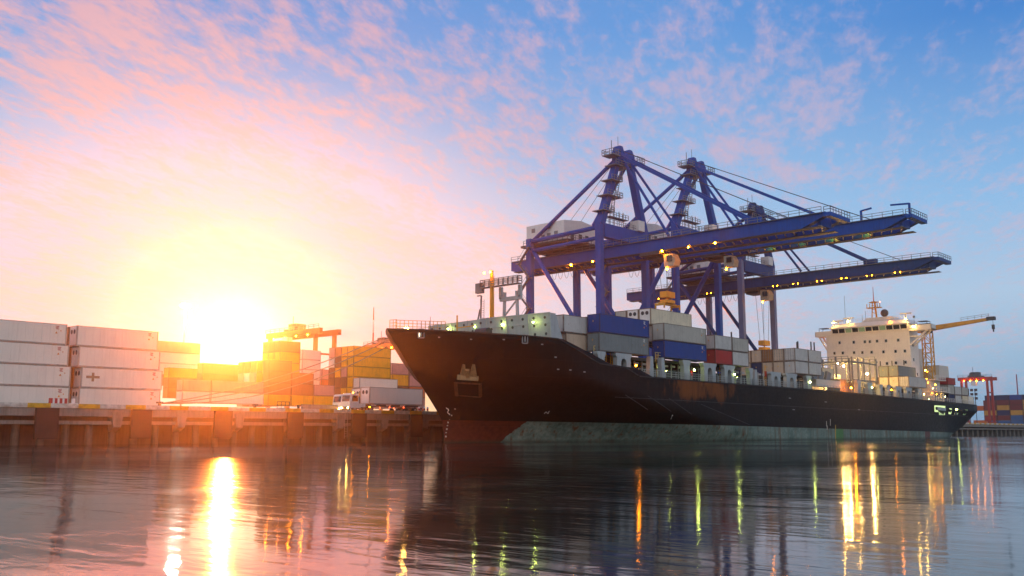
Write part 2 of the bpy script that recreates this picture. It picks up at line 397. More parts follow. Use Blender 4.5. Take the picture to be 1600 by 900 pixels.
def cmesh(part, L, H, kind, W=2.44):
    x0, x1, y0, y1 = -L / 2, L / 2, -W / 2, W / 2
    m = MB()
    if part == 'frame':
        for x in (x0 + .09, x1 - .09):
            for y in (y0 + .08, y1 - .08): m.box(x - .09, x + .09, y - .084, y + .084, .119, H - .119)
        for y in (y0 + .05, y1 - .05):
            m.box(x0 + .15, x1 - .15, y - .045, y + .045, .02, .18); m.box(x0 + .15, x1 - .15, y - .04, y + .04, H - .10, H - .015)
        for x in (x0 + .06, x1 - .06):
            m.box(x - .05, x + .05, y0 + .15, y1 - .15, .02, .16); m.box(x - .05, x + .05, y0 + .15, y1 - .15, H - .13, H - .015)
        for x in (x0 + .095, x1 - .095):
            for y in (y0 + .081, y1 - .081):
                for z in (0, H - .118): m.box(x - .1, x + .1, y - .09, y + .09, z, z + .118)
    elif part == 'shell':
        if kind == 'reefer':
            n = 11; st = (L - .3) / n
            for y, s in ((y0 + .03, 1), (y1 - .03, -1)):
                for i in range(n): m.box(x0 + .15 + i * st + .012, x0 + .15 + (i + 1) * st - .012, min(y, y + s * .05), max(y, y + s * .05), .18, H - .10)
                m.box(x0 + .14, x1 - .14, min(y + s * .022, y + s * .06), max(y + s * .022, y + s * .06), .18, H - .10)
        else:
            corr(m, (x0 + .14, y0 + .02, 0), (1, 0, 0), (0, -1, 0), L - .28, .18, H - .10)
            corr(m, (x0 + .14, y1 - .02, 0), (1, 0, 0), (0, 1, 0), L - .28, .18, H - .10)
        corr(m, (x1 - .03, y0 + .14, 0), (0, 1, 0), (1, 0, 0), W - .28, .16, H - .13)
        m.box(x0 + .1, x1 - .1, y0 + .09, y1 - .09, H - .06, H - .04); m.box(x0 + .1, x1 - .1, y0 + .09, y1 - .09, .1, .16)
    elif part == 'door':                 # one leaf, -x end, y from 0 to +
        m.box(x0 + .035, x0 + .075, .012, y1 - .15, .18, H - .14)
        for z in (.5, .5 + (H - 1) / 3, .5 + 2 * (H - 1) / 3): m.box(x0 + .022, x0 + .034, .06, y1 - .2, z, z + .22)
    elif part == 'locking_rod':
        for y in (.28, .82):
            m.bar((x0 + .005, y, .12), (x0 + .005, y, H - .1), .04)
            for z in (.3, .95, H * .6, H - .35): m.box(x0 - .02, x0 + .03, y - .07, y + .07, z, z + .08)
    elif part == 'front_wall':
        corr(m, (x0 + .04, y0 + .14, 0), (0, 1, 0), (-1, 0, 0), W - .28, .16, H - .13)
    elif part == 'refrigeration_unit':
        m.box(x0 + .03, x0 + .09, y0 + .15, y1 - .15, .18, H - .14)
        m.box(x0 + .005, x0 + .03, y0 + .3, y1 - .3, 1.55, H - .3)
        m.box(x0 + .0, x0 + .03, y0 + .25, -.1, .3, 1.3); m.box(x0 + .01, x0 + .03, .1, y1 - .3, .3, 1.4)
    elif part == 'fan_grille':
        m.tube([(x0 + .004, -.45, 2.05), (x0 - .012, -.45, 2.05)], .34, 14)
    elif part == 'id_marks':             # registration dashes and warning diamonds near the +x end of the -y side
        yy = y0 - .004
        X = x1 - 1.6
        for r_ in range(4):
            m.box(X + .1 * (r_ % 2), X + .5 - .06 * (r_ % 3), yy, y0 + .04, H - .38 - r_ * .13, H - .31 - r_ * .13)
    elif part == 'warning_diamond':
        yy = y0 - .006
        for X, Z, s in ((x1 - 1.45, H - 1.25, .16), (x1 - .85, H - .95, .10)):
            m.add([(X - s, yy, Z - s * .8), (X + s, yy, Z - s * .8), (X, yy, Z + s), (X - s, y0 + .03, Z - s * .8), (X + s, y0 + .03, Z - s * .8), (X, y0 + .03, Z + s)],
                  [(0, 1, 2), (5, 4, 3), (0, 3, 4, 1), (1, 4, 5, 2), (2, 5, 3, 0)])
    elif part == 'end_label':
        m.add([(x0 - .006, -.05 + .2, H * .62), (x0 - .006, .15, H * .62 + .2), (x0 - .006, -.05, H * .62), (x0 - .006, .15, H * .62 - .2)], [(0, 1, 2, 3)])
    return m
def getm(part, L, H, kind, mat):
    key = (part, round(L, 2), round(H, 2), kind, mat.name)
    if key not in CM: CM[key] = cmesh(part, L, H, kind).mesh(part, mat)
    return CM[key]
def part_of(root, name, me, scale=None):
    o = bpy.data.objects.new(name, me); COL.objects.link(o); o.parent = root
    if scale: o.scale = scale
    return o
def container(x0, y0, z0, L, H, col, label, group, kind='dry', end='door', detail=2, turn=False, name='shipping_container', marks=False):
    cx, cy = (x0 + L / 2, y0 + 1.22) if not turn else (x0 + 1.22, y0 + L / 2)
    t = thing(name, label, 'container', (cx, cy, z0), group)
    if turn: t.rotation_euler.z = math.pi / 2
    part_of(t, 'frame', getm('frame', L, H, 'x', cmat(col, True)))
    part_of(t, 'wall_panels', getm('shell', L, H, kind, cmat(col)))
    if end == 'door':
        for s in (1, -1):
            dm = getm('door', L, H, 'x', cmat(col)); d = part_of(t, 'door', dm, (1, s, 1))
            if detail > 1: part_of(d, 'locking_rod', getm('locking_rod', L, H, 'x', STEEL_G))
    elif end == 'front': 
        part_of(t, 'front_wall', getm('front_wall', L, H, 'x', cmat(col)))
        if detail > 1: part_of(t, 'hazard_label', getm('end_label', L, H, 'x', paint('hazard_yellow', (.75, .42, .03), .6)))
    elif end == 'unit':
        u = part_of(t, 'refrigeration_unit', getm('refrigeration_unit', L, H, 'x', WHITEP))
        part_of(u, 'fan_grille', getm('fan_grille', L, H, 'x', STEEL_D)); part_of(u, 'fan_grille', getm('fan_grille', L, H, 'x', STEEL_D), (1, -1, 1))
    if marks:
        part_of(t, 'id_marks', getm('id_marks', L, H, 'x', paint('faded_red_marks', (.45, .06, .04), .7) if marks == 'red' else WHITEP))
        part_of(t, 'warning_diamond', getm('warning_diamond', L, H, 'x', paint('hazard_orange', (.75, .30, .02), .6)))
    return t
ORD = ['topmost', 'second from the top', 'third from the top', 'fourth from the top', 'fifth from the top', 'sixth from the top', 'seventh from the top']
CW = dict(white='white', yellow='yellow', brown='brown', pink='dusty pink', grey='dark grey', stone='stone grey', blue='blue', red='red', navy='navy blue', cream='cream',
          ochre='ochre', maroon='dark red', orange='orange', steelblue='bright blue', beige='beige', silver='pale grey', teal='teal')
def stack(x0, y0, z0, L, H, cols, where, group, lo=0, **kw):
    """one pile of containers, colours listed from the bottom up; lo = how many hidden ones at the bottom are left out"""
    n = len(cols)
    for i, c in enumerate(cols):
        if i < lo: continue
        o = ORD[n - 1 - i] if n > 1 else 'single'
        dx = kw.get('jit', 0) * random.uniform(-1, 1)
        kk = {a: q for a, q in kw.items() if a != 'jit'}
        container(x0 + dx, y0, z0 + i * (H + .012), L, H, c, f'{CW[c]} container, {o} {where}', group, **kk)

G_Y = 'containers stacked in the yard behind the quay'
# two piles of white refrigerated containers nearest the camera
xs = [-0.6, 0.0, .75, .3]
for i in range(4):
    xe = at_y((106, 109, 112, 110)[3 - i], (502 + 32 * (3 - i)), 137).x
    container(xe - 12.19, 137, DZ + .02 + i * 2.93, 12.19, 2.9, 'white', f'white refrigerated container, {ORD[3-i]} in the pile at the far left edge', G_Y, 'reefer', 'door', 2, marks='red')
    xb = at_y((121, 124, 128, 124)[3 - i], (504 + 32 * (3 - i)), 137).x
    lab = f'white refrigerated container, {ORD[3-i]} in the pile right of the dark gap' if i != 1 else 'white refrigerated container with a brown cross, third from the top right of the dark gap'
    t = container(xb, 137, DZ + .02 + i * 2.93, 12.19, 2.9, 'white', lab, G_Y, 'reefer', 'unit', 2, marks='red')
    if i == 1:
        cr = MB(); x = xb + 1.7; z = DZ + 2.95 + 1.55
        cr.box(x - .95, x + .95, 136.985, 137.04, z - .17, z + .17).box(x - .17, x + .17, 136.981, 137.04, z - .62, z + .62)
        cr.build('painted_cross', paint('brown_cross', (.36, .22, .13), .7, 0, .3), t)
for r_ in (1, 2, 3):
    for i in range(4):
        container(58.1 - .5 * r_ + .3 * ((i + r_) % 2), 137 + 2.62 * r_, DZ + .02 + i * 2.93, 12.19, 2.9, ['brown', 'white', 'orange'][r_ - 1], f'{["brown","white","orange"][r_-1]} container deep in the gap between the white piles, row {["two","three","four"][r_-1]}, {ORD[3-i]}', G_Y, 'dry', 'door', 1)
def colstack(px, ytop, Y, n, cols, where, L=12.19, lo=1, ncol=1, colcols=None, end='door', detail=1, x0=None, kind='dry'):
    p = at_y(px, ytop, Y); h = (p.z - DZ) / n - .012; X = p.x if x0 is None else x0
    stack(X, Y, DZ + .01, L, h, cols, where, G_Y, lo, end=end, detail=detail, kind=kind)
    return X, h
X, h = colstack(246, 532, 236, 7, ['white', 'white', 'white', 'brown', 'white', 'white', 'pink'], 'of the tall pile behind the white stacks', lo=3)
X, h = colstack(264, 574, 222, 5, ['brown', 'brown', 'brown', 'brown', 'yellow'], 'of the pile just right of the white stacks', lo=2)
X, h = colstack(286, 592, 175, 3, ['white', 'white', 'pink'], 'of the low pile behind the mooring ropes', lo=1, L=6.06)
stack(X + 6.2, 175, DZ + .01, 12.19, h, ['white', 'white', 'pink'], 'of the low pile right behind the mooring ropes', G_Y, 1, detail=1)
X, h = colstack(317, 567, 211, 5, ['brown', 'brown', 'brown', 'brown', 'brown'], 'of the pile directly under the sun', lo=3)
# brown block in the middle: two bays of the front row and the rows behind it
X6, h6 = colstack(421, 562, 188.1, 5, ['brown', 'yellow', 'brown', 'brown', 'brown'], 'of the brown pile left of the middle', L=6.06)
stack(X6 + 6.2, 188.1, DZ + .01, 6.06, h6, ['brown', 'yellow', 'brown', 'brown'], 'of the brown pile one bay right of the middle', G_Y, 1, detail=1)
stack(X6 + 12.4, 188.1, DZ + .01, 6.06, h6, ['brown', 'yellow', 'pink'], 'of the pile with pink on yellow', G_Y, 1, detail=1)
for j, cc in enumerate((['brown', 'brown', 'yellow', 'yellow', 'yellow'], ['pink', 'pink', 'white', 'pink', 'brown'], ['brown', 'brown', 'pink', 'white', 'brown'], ['brown', 'pink', 'brown', 'pink', 'brown'])):
    stack(X6, 188.1 + 2.62 * (j + 1), DZ + .01, 6.06, h6, cc, f'of row {["two","three","four","five"][j]} behind the brown pile', G_Y, 1, detail=1)
X7, h7 = colstack(438, 532, 205, 7, ['brown', 'brown', 'brown', 'brown', 'yellow', 'yellow', 'brown'], 'of the tall brown and yellow pile', L=6.06, lo=3)
for j, cc in enumerate((['brown', 'brown', 'brown', 'brown', 'yellow', 'yellow', 'brown'], ['brown', 'brown', 'brown', 'brown', 'brown', 'yellow', 'brown'])):
    stack(X7, 205 + 2.6 * (j + 1), DZ + .01, 6.06, h7, cc, f'of row {["two","three"][j]} behind the tall yellow pile', G_Y, 4, detail=1)
X8, h8 = colstack(473, 546, 219, 7, ['white'] * 7, 'of the white pile below the yard crane', L=6.06, lo=3, end='front')
X9, h9 = colstack(503, 577, 228, 5, ['orange', 'orange', 'orange', 'orange', 'pink'], 'of the small pile between white and yellow', L=6.06, lo=2)
XA, hA = colstack(553, 540, 193.5, 7, ['brown', 'brown', 'yellow', 'yellow', 'yellow', 'yellow', 'yellow'], 'of the big yellow pile behind the lorries', lo=1)
for j, cc in enumerate((['brown', 'brown', 'yellow', 'brown', 'pink', 'yellow', 'yellow'], ['brown', 'brown', 'brown', 'brown', 'yellow', 'brown', 'brown'], ['brown', 'yellow', 'yellow', 'brown', 'brown', 'white', 'pink'])):
    stack(XA, 193.5 + 2.6 * (j + 1), DZ + .01, 12.19, hA, cc, f'of row {["two","three","four"][j]} behind the big yellow pile', G_Y, 2, detail=1)
XB, hB = colstack(613, 567, 206, 5, ['brown', 'orange', 'brown', 'yellow', 'pink'], 'of the pile beside the bow', L=6.06, lo=1)
for j, cc in enumerate((['red', 'pink', 'orange', 'pink', 'pink'], ['brown', 'brown', 'pink', 'white', 'brown'])):
    stack(XB + 6.2, 206 - .2 + 2.6 * j, DZ + .01, 6.06, hB, cc, f'of mixed pile {["one","two"][j]} hidden by the bow', G_Y, 1, detail=1)
XC, hC = colstack(562, 590, 187, 4, ['white', 'white', 'pink', 'white'], 'of the pile standing behind the lorry', lo=1, end='door')

# containers far off on the right along the same quay
G_R = 'containers stacked far along the quay on the right'
cols_r = [['steelblue', 'maroon', 'ochre', 'maroon', 'maroon'], ['steelblue', 'maroon', 'navy', 'ochre', 'maroon', 'navy'], ['steelblue', 'steelblue', 'ochre', 'maroon', 'maroon', 'blue'], ['brown', 'maroon', 'ochre', 'ochre', 'ochre', 'navy'], ['navy', 'maroon', 'blue', 'brown', 'blue']]
XR = 540
for j, cc in enumerate(cols_r):
    p = at_x(1538.5 + 20.6 * j, 660, XR); q = at_x(1538.5 + 20.6 * (j + 1) - .8, 660, XR)
    L = p.y - q.y
    nm = ['leftmost', 'second', 'third', 'fourth', 'rightmost'][j]
    for i, c in enumerate(cc):
        container(XR, q.y, DZ + .01 + i * 2.62, L, 2.6, c, f'{CW[c]} container, {ORD[len(cc)-1-i]} of the {nm} pile beyond the stern', G_R, 'dry', 'door', 1, True)
p = at_x(1549, 620, XR + 6.5); q = at_x(1561, 620, XR + 6.5)
container(XR + 3, q.y, DZ + .01 + 5 * 2.62, 6.06, 2.6, 'navy', 'navy blue container set back on top of the leftmost pile beyond the stern', G_R, 'dry', 'door', 1, True)
for i, (px, c) in enumerate(((1531, 'orange'), (1535, 'orange'))):
    p = at_x(px, 655, XR - 20 + 24 * i)
    container(XR - 20 + 24 * i, p.y - 3, DZ + .01 + 2.62 * (i * 3), 6.06, 2.6, c, ['orange container on the ground just behind the stern', 'orange container high behind the stern railings'][i], G_R, 'dry', 'door', 1, True)

# ------------------------------------------------------------------ things on the quay
def bollard(px, label):
    p = at_y(px, 640, QY + .9); t = thing('bollard', label, 'bollard', (p.x, QY + .9, DZ), 'mooring bollards on the quay edge')
    MB().tube([(p.x, QY + .9, DZ), (p.x, QY + .9, DZ + .62)], .24, 12, .20).build('post', STEEL_D, t, True)
    MB().bar((p.x - .42, QY + .9, DZ + .66), (p.x + .42, QY + .9, DZ + .66), .42, .22).build('head', STEEL_D, t)
    return p.x
bx = bollard(249, 'bollard holding the mooring ropes right of the white stacks')
bollard(398, 'bollard on the kerb below the pale pile under the sun'); bollard(466, 'bollard left of the pale barrier blocks'); bollard(640, 'bollard on the kerb beside the lorry wheels')
def rope(p, q, sag, label, r=.085):
    p, q = Vector(p), Vector(q); pts = []
    for i in range(25):
        t = i / 24; c = p.lerp(q, t); c.z -= sag * 4 * t * (1 - t); pts.append(c)
    tag(MB().tube(pts, r, 6).build('mooring_rope', ROPE, None, True), label, 'rope', 'mooring ropes from the bow to the quay')
for (e, sag, lab) in (((89.6, 108.2, 15.2), 1.2, 'uppermost slack rope between the ship bow and the quay bollard'),
                      ((90.4, 108.9, 14.6), 1.7, 'middle rope between the ship bow and the quay bollard'),
                      ((91.3, 109.4, 14.0), 2.3, 'lowest rope between the ship bow and the quay bollard')):
    rope((bx + .15 * sag, QY + .9, DZ + .55), e, sag, lab)
# striped barrier and white cross-shaped stand
p = at_y(90, 628, 124.5); t = thing('striped_barrier', 'red and white striped barrier before the left white pile', 'barrier', (p.x, 124.5, DZ))
for i in range(4):
    c = at_y(79 + 7.6 * i, 628, 124.5).x
    MB().box(c - .17, c + .17, 124.3, 124.7, DZ, DZ + .95).build('red_block', REDP, t)
    if i < 3: MB().box(c + .175, c + .46, 124.31, 124.69, DZ, DZ + .92).build('white_block', WHITEP, t)
p = at_y(114, 628, 124.6)
tag(MB().box(p.x - .55, p.x + .55, 124.4, 124.8, DZ, DZ + .38).box(p.x - .18, p.x + .18, 124.42, 124.78, DZ + .38, DZ + .95).build('stepped_block', WHITEP), 'small white stepped block beside the striped barrier', 'block')
for i in range(6):
    p = at_y(476 + 9.2 * i, 636, 133)
    o = MB().prism([(-.34, 0), (.34, 0), (.24, .35), (.16, 1.25), (-.16, 1.25), (-.24, .35)], 'x', -.6, .6)
    o.v = [(p.x + a, 133 + b_, DZ + c) for a, b_, c in o.v]
    tag(o.build('concrete_barrier', CONC), ['leftmost pale barrier block in the row left of the lorry', 'second barrier block from the left in that row', 'third barrier block from the left in that row', 'fourth barrier block from the left in that row', 'fifth barrier block from the left in that row', 'barrier block in the row nearest the lorry cab'][i], 'barrier', 'pale barrier blocks on the quay')
p = at_y(433, 634, 131); q = at_y(452, 634, 131)
tag(MB().rail([(p.x, 131, DZ), (q.x, 131, DZ)], 1.5, .8, .04, 3).build('safety_fence', STEEL_D), 'low dark tube fence on the quay below the brown pile', 'fence')
for i, px in enumerate((655, 663, 668)):
    p = at_y(px, 645, 125.5)
    t = thing('warning_post', ['red and white post nearest the lorry tail', 'middle red and white post before the bow', 'red and white post closest to the bow'][i], 'post', (p.x, 125.5, DZ), 'warning posts beside the bow')
    MB().tube([(p.x, 125.5, DZ), (p.x, 125.5, DZ + 1.1)], .16, 8).build('post', WHITEP, t, True)
    MB().tube([(p.x, 125.5, DZ + .45), (p.x, 125.5, DZ + .8)], .175, 8).build('red_band', REDP, t, True)

def wheel(t, c, r, wd=.3):
    wv = MB().tube([(c[0], c[1] - wd / 2, c[2]), (c[0], c[1] + wd / 2, c[2])], r, 16).build('wheel', RUBBER, t, True)
    MB().tube([(c[0], c[1] - wd / 2 - .02, c[2]), (c[0], c[1] - wd / 2 + .05, c[2])], r * .5, 12).build('rim', GALV, wv)
def lorry(x0, y, lab_cab, lab_tr, lab_con, lamps=True):
    """yard tractor facing -X with a skeletal trailer and a white box on it; x0 = nose"""
    t = thing('yard_tractor', lab_cab, 'lorry', (x0 + 2.5, y, DZ), 'lorries on the quay')
    z = DZ
    MB().box(x0 + .1, x0 + 5.6, y - .55, y + .55, z + .75, z + 1.05).build('chassis', STEEL_D, t)
    cab = MB().prism([(x0, z + .75), (x0 + 2.3, z + .75), (x0 + 2.3, z + 1.5), (x0 + 1.95, z + 1.5), (x0 + 1.85, z + 3.15), (x0 + .45, z + 3.2), (x0 + .22, z + 3.05), (x0 + .02, z + 1.75)], 'y', y - 1.2, y + 1.2).build('cab', WHITEP, t)
    MB().box(x0 + 2.35, x0 + 3.3, y - 1.2, y - .3, z + .9, z + 1.5).build('side_tank', WHITEP, t)
    MB().prism([(x0 + .45, z + 1.85), (x0 + 1.7, z + 1.85), (x0 + 1.65, z + 2.8), (x0 + .55, z + 2.8)], 'y', y - 1.215, y - 1.19).build('side_window', GLASSD, t)
    MB().hexa([(x0 + .01, y - 1.0, z + 1.85), (x0 + .06, y - 1.0, z + 1.85), (x0 + .06, y + 1.0, z + 1.85), (x0 + .01, y + 1.0, z + 1.85)],
              [(x0 + .16, y - 1.0, z + 2.85), (x0 + .22, y - 1.0, z + 2.85), (x0 + .22, y + 1.0, z + 2.85), (x0 + .16, y + 1.0, z + 2.85)]).build('windscreen', GLASSD, t)
    MB().box(x0 - .12, x0 + .1, y - 1.2, y + 1.2, z + .45, z + .95).build('bumper', STEEL_D, t)
    MB().bar((x0 + 2.15, y - 1.0, z + 1.5), (x0 + 2.15, y - 1.0, z + 3.6), .14).build('exhaust', STEEL_D, t)
    for xx in (x0 + 1.1, x0 + 4.6):
        for s in (-1, 1): wheel(t, (xx, y + s * .98, z + .52), .52)
    for s in (-.85, .85): lamp(t, (x0 - .14, y + s, z + .75), .11, WARM, name='headlight')
    lamp(t, (x0 + 1.1, y - .6, z + 3.3), .08, AMBER, name='beacon'); lamp(t, (x0 + 1.9, y - .9, z + 2.95), .08, AMBER, name='beacon')
    x1 = x0 + 3.6; xe = x1 + 13.2
    tr = thing('trailer', lab_tr, 'trailer', (x1 + 6, y, DZ), 'lorries on the quay')
    MB().box(x1, xe, y - 1.15, y - .85, z + 1.12, z + 1.42).box(x1, xe, y + .85, y + 1.15, z + 1.12, z + 1.42).box(x1, x1 + .3, y - 1.2, y + 1.2, z + 1.1, z + 1.43).build('bed', STEEL_D, tr)
    for xx in (xe - 3.6, xe - 2.2, xe - .9):
        for s in (-1, 1): wheel(tr, (xx, y + s * .98, z + .52), .52)
    for i, xx in enumerate((x1 + .6, x1 + 5, x1 + 8.2, xe - .2)): lamp(tr, (xx, y - 1.2, z + 1.0), .06, RED_L if i else AMBER, name='side_light')
    for xx in (x1 + .9, x1 + 4.2, x1 + 7.4, xe - 1.2): 
        st = MB()
        for q in range(4): st.add([(xx + q * .3, y - 1.156, z + 1.14), (xx + q * .3 + .15, y - 1.156, z + 1.14), (xx + q * .3 + .3, y - 1.156, z + 1.40), (xx + q * .3 + .15, y - 1.156, z + 1.40)], [(0, 1, 2, 3)])
        st.build('striped_marker', WHITEP, tr)
    container(x1 + .5, y - 1.22, z + 1.45, 12.19, 2.9, 'white', lab_con, 'containers on lorries', 'reefer', 'unit', 2)
p = at_y(539.5, 640, 130.5)
lorry(p.x, 130.5, 'white yard tractor on the quay edge, front one of two', 'long dark trailer under the white box, nearest the quay edge', 'white box loaded on the front lorry beside the bow')
p = at_y(526, 640, 135.5)
lorry(p.x, 135.5, 'white yard tractor half hidden behind the front tractor', 'dark trailer hidden behind the front lorry', 'white box on the rear lorry behind the front lorry')

# masts and yard cranes
p = at_y(289, 500, 245)
t = thing('floodlight_mast', 'thin tall mast with a bright lamp cluster left of the sun', 'light mast', (p.x, 245, DZ))
zt = at_y(289, 476, 245).z
MB().tube([(p.x, 245, DZ), (p.x, 245, zt)], .28, 8, .14).build('pole', GALV, t, True)
MB().tube([(p.x, 245, zt - .2), (p.x, 245, zt + .15)], 1.0, 12).build('crown_ring', GALV, t)
for i in range(6):
    a = i * math.pi / 3; lamp(t, (p.x + 1.0 * math.cos(a), 245 + 1.0 * math.sin(a), zt - .35), .30, WHITE_L)
p = at_y(584, 480, 300); zt = p.z
t = thing('radio_mast', 'slim red and white banded lattice mast above the yellow pile', 'mast', (p.x, 300, DZ))
nb = 9
for i in range(nb):
    z0, z1 = DZ + (zt - DZ) * i / nb, DZ + (zt - DZ) * (i + 1) / nb
    MB().tube([(p.x, 300, z0), (p.x, 300, z1)], .75 - .065 * i, 8, .75 - .065 * (i + 1)).build('mast_section', REDP if i % 2 == 0 else WHITEP, t, True)
p = at_x(1588, 585, 560)
tag(MB().tube([(560, p.y, DZ), (560, p.y, p.z)], .45, 8, .3).build('plain_mast', paint('mauve_mast', (.30, .14, .20), .6)), 'plain dull mast standing behind the far right container piles', 'mast')

def yard_crane(x, y0, y1, zt, mat, label, trol=.5, lit=AMBER):
    """rubber-tyred gantry: two portal frames in X spacing 7, girders along Y"""
    t = thing('yard_crane', label, 'gantry crane', (x, (y0 + y1) / 2, DZ), 'rubber tyred yard cranes')
    for yy in (y0, y1):
        for dx in (-3.4, 3.4):
            MB().bar((x + dx, yy, DZ + 1.2), (x + dx, yy, zt), .9, 1.1).build('leg', mat, t)
        MB().box(x - 5.2, x + 5.2, yy - .5, yy + .5, DZ + .9, DZ + 1.7).build('sill_beam', mat, t)
        for dx in (-4.4, -2.6, 2.6, 4.4): MB().tube([(x + dx, yy - .35, DZ + .75), (x + dx, yy + .35, DZ + .75)], .75, 12).build('wheel', RUBBER, t, True)
        MB().bar((x - 3.4, yy, zt - 6), (x + 3.4, yy, zt - 6), .5).build('cross_beam', mat, t)
    for dx in (-3.4, 3.4):
        MB().box(x + dx - .6, x + dx + .6, y0 - 2.5, y1 + 1.5, zt - .1, zt + 1.5).build('girder', mat, t)
    MB().rail([(x - 4.2, y0 - 2.5, zt + 1.5), (x - 4.2, y1 + 1.5, zt + 1.5)], 1.1, 2.5, .06, 2).build('handrail', STEEL_G, t)
    ym = y0 + (y1 - y0) * trol
    tr = MB().box(x - 3, x + 3, ym - 3, ym + 3, zt + 1.6, zt + 2.3).box(x - 2, x + 1.8, ym - 1.8, ym + 2, zt + 2.3, zt + 4.0).box(x - 1, x + 2.5, ym + 2.2, ym + 2.8, zt + 2.3, zt + 3.6).build('trolley', STEEL_D, t)
    MB().box(x - 4.6, x - 2.6, ym - 1.2, ym + 1.2, zt - 2.6, zt - .3).build('operator_cab', WHITEP, tr)
    for i in range(4): lamp(t, (x - 4.2, y0 + (y1 - y0) * (i + .5) / 4, zt - .3), .22, lit)
    MB().bar((x - 1, ym + 1, zt + 3.9), (x - 1, ym + 1, zt + 6.5), .15).build('aerial', STEEL_D, t)
    MB().box(x - 5, x - 3.9, y0 - .8, y0 + 1.6, DZ + 1.8, DZ + 4).build('power_unit', mat, t)
yl = at_x(437, 530, 172).y; yr = at_x(508, 530, 172).y
yard_crane(172, yr, yl, 30.5, ORANGEP, 'orange yard gantry crane standing over the brown and white piles', .6)
yr2 = at_x(645, 540, 225).y
yard_crane(225, yr2 - 2, yr2 + 21, 31.5, ORANGEP, 'orange yard gantry crane half hidden behind the ship bow', .75)
yl = at_x(1506, 600, 500).y; yr = at_x(1546, 600, 500).y
yard_crane(500, yr, yl, 26.5, paint('dull_red_paint', (.34, .03, .02), .6), 'red yard gantry crane beyond the stern of the ship', .5)
p = at_x(1519, 620, 520)
t = thing('floodlight_rack', 'dark rack of floodlights beside the red yard crane', 'light rack', (520, p.y, DZ))
MB().bar((520, p.y - 1.5, DZ), (520, p.y - 1.5, DZ + 18), .25).bar((520, p.y + 1.5, DZ), (520, p.y + 1.5, DZ + 18), .25).build('post', STEEL_D, t)
m_ = MB()
for i in range(3):
    for j in range(3): m_.box(519.6, 520.3, p.y - 2.6 + j * 2.0, p.y - 1.3 + j * 2.0, DZ + 13 + i * 2.1, DZ + 14.3 + i * 2.1)
m_.build('lamp_rack', STEEL_D, t)

# ------------------------------------------------------------------ the container ship
YC, HB, XS, XE = 104.5, 14.5, 87.0, 297.0
def lerp_tab(x, tab):
    if x <= tab[0][0]: return tab[0][1]
    for (a, u), (b, v) in zip(tab, tab[1:]):
        if x <= b: return u + (v - u) * (x - a) / (b - a)
    return tab[-1][1]
STEM = [(-3, 98.9), (0, 98.6), (3.3, 98.1), (5.8, 96.0), (9.4, 92.8), (16.2, 87.0)]
TOP = [(87, 16.1), (92, 15.75), (98, 15.4), (107.9, 15.15), (117, 12.1), (117.6, 12.0), (124.2, 11.7), (127.6, 10.55), (150, 10.4), (200, 10.35), (255, 9.7), (297, 9.35)]
def z_top(X): return lerp_tab(X, TOP)
def z_bot(X): return -2.5 if X < 262 else -2.5 + 5.6 * ((X - 262) / 35) ** 1.25
def half(X, z):
    d = max(0.0, X - lerp_tab(z, STEM)); zz = max(0, z)
    L = 24 + 52 * max(0, (9.5 - zz) / 9.5) ** 1.15
    u = min(1, d / L); t = min(1, zz / 12.0)
    fine = math.sin(math.pi / 2 * u) ** 1.12; full = 1 - (1 - u) ** 2.4
    b = HB * ((1 - t) * fine + t * full)
    if X > 250:
        b *= 1 - .55 * ((X - 250) / 47) ** 1.8 * max(0, 1 - z / 7.5)
        b *= 1 - .06 * ((X - 250) / 47) ** 2
    return b
ship = thing('container_ship', 'black hulled container ship with green boot top moored along the quay', 'ship', (190, YC, 0))
gs = sorted(set([0, .0015, .004, .008, .013, .019, .026, .034, .043, .053, .064, .075, .086, .097] + [(107.9 - 87) / 210, (117 - 87) / 210, 30.6 / 210, (124.2 - 87) / 210, (127.6 - 87) / 210] + [.10 + .0075 * i for i in range(14)] + [.21 + .79 * i / 50 for i in range(51)]))
NV = 22
def hull_vert(gx, v, s):
    X0 = XS + gx * (XE - XS); zb, zt = z_bot(X0), z_top(X0)
    z = zb + (zt - zb) * v; st = lerp_tab(z, STEM)
    X = st + gx * (XE - st)
    return (X, YC - s * half(X, z), z)
hv, hf = [], []
for s in (1, -1):
    o = len(hv)
    for gx in gs:
        for j in range(NV): hv.append(hull_vert(gx, j / (NV - 1), s))
    for i in range(len(gs) - 1):
        for j in range(NV - 1):
            a = o + i * NV + j; hf.append((a, a + NV, a + NV + 1, a + 1))
n1 = len(gs) * NV
for j in range(NV - 1):                                          # transom
    a = (len(gs) - 1) * NV + j; hf.append((a, a + n1, a + n1 + 1, a + 1))
for i in range(len(gs) - 1):                                     # deck lid
    a = i * NV + NV - 1; hf.append((a, a + NV, a + NV + n1, a + n1))
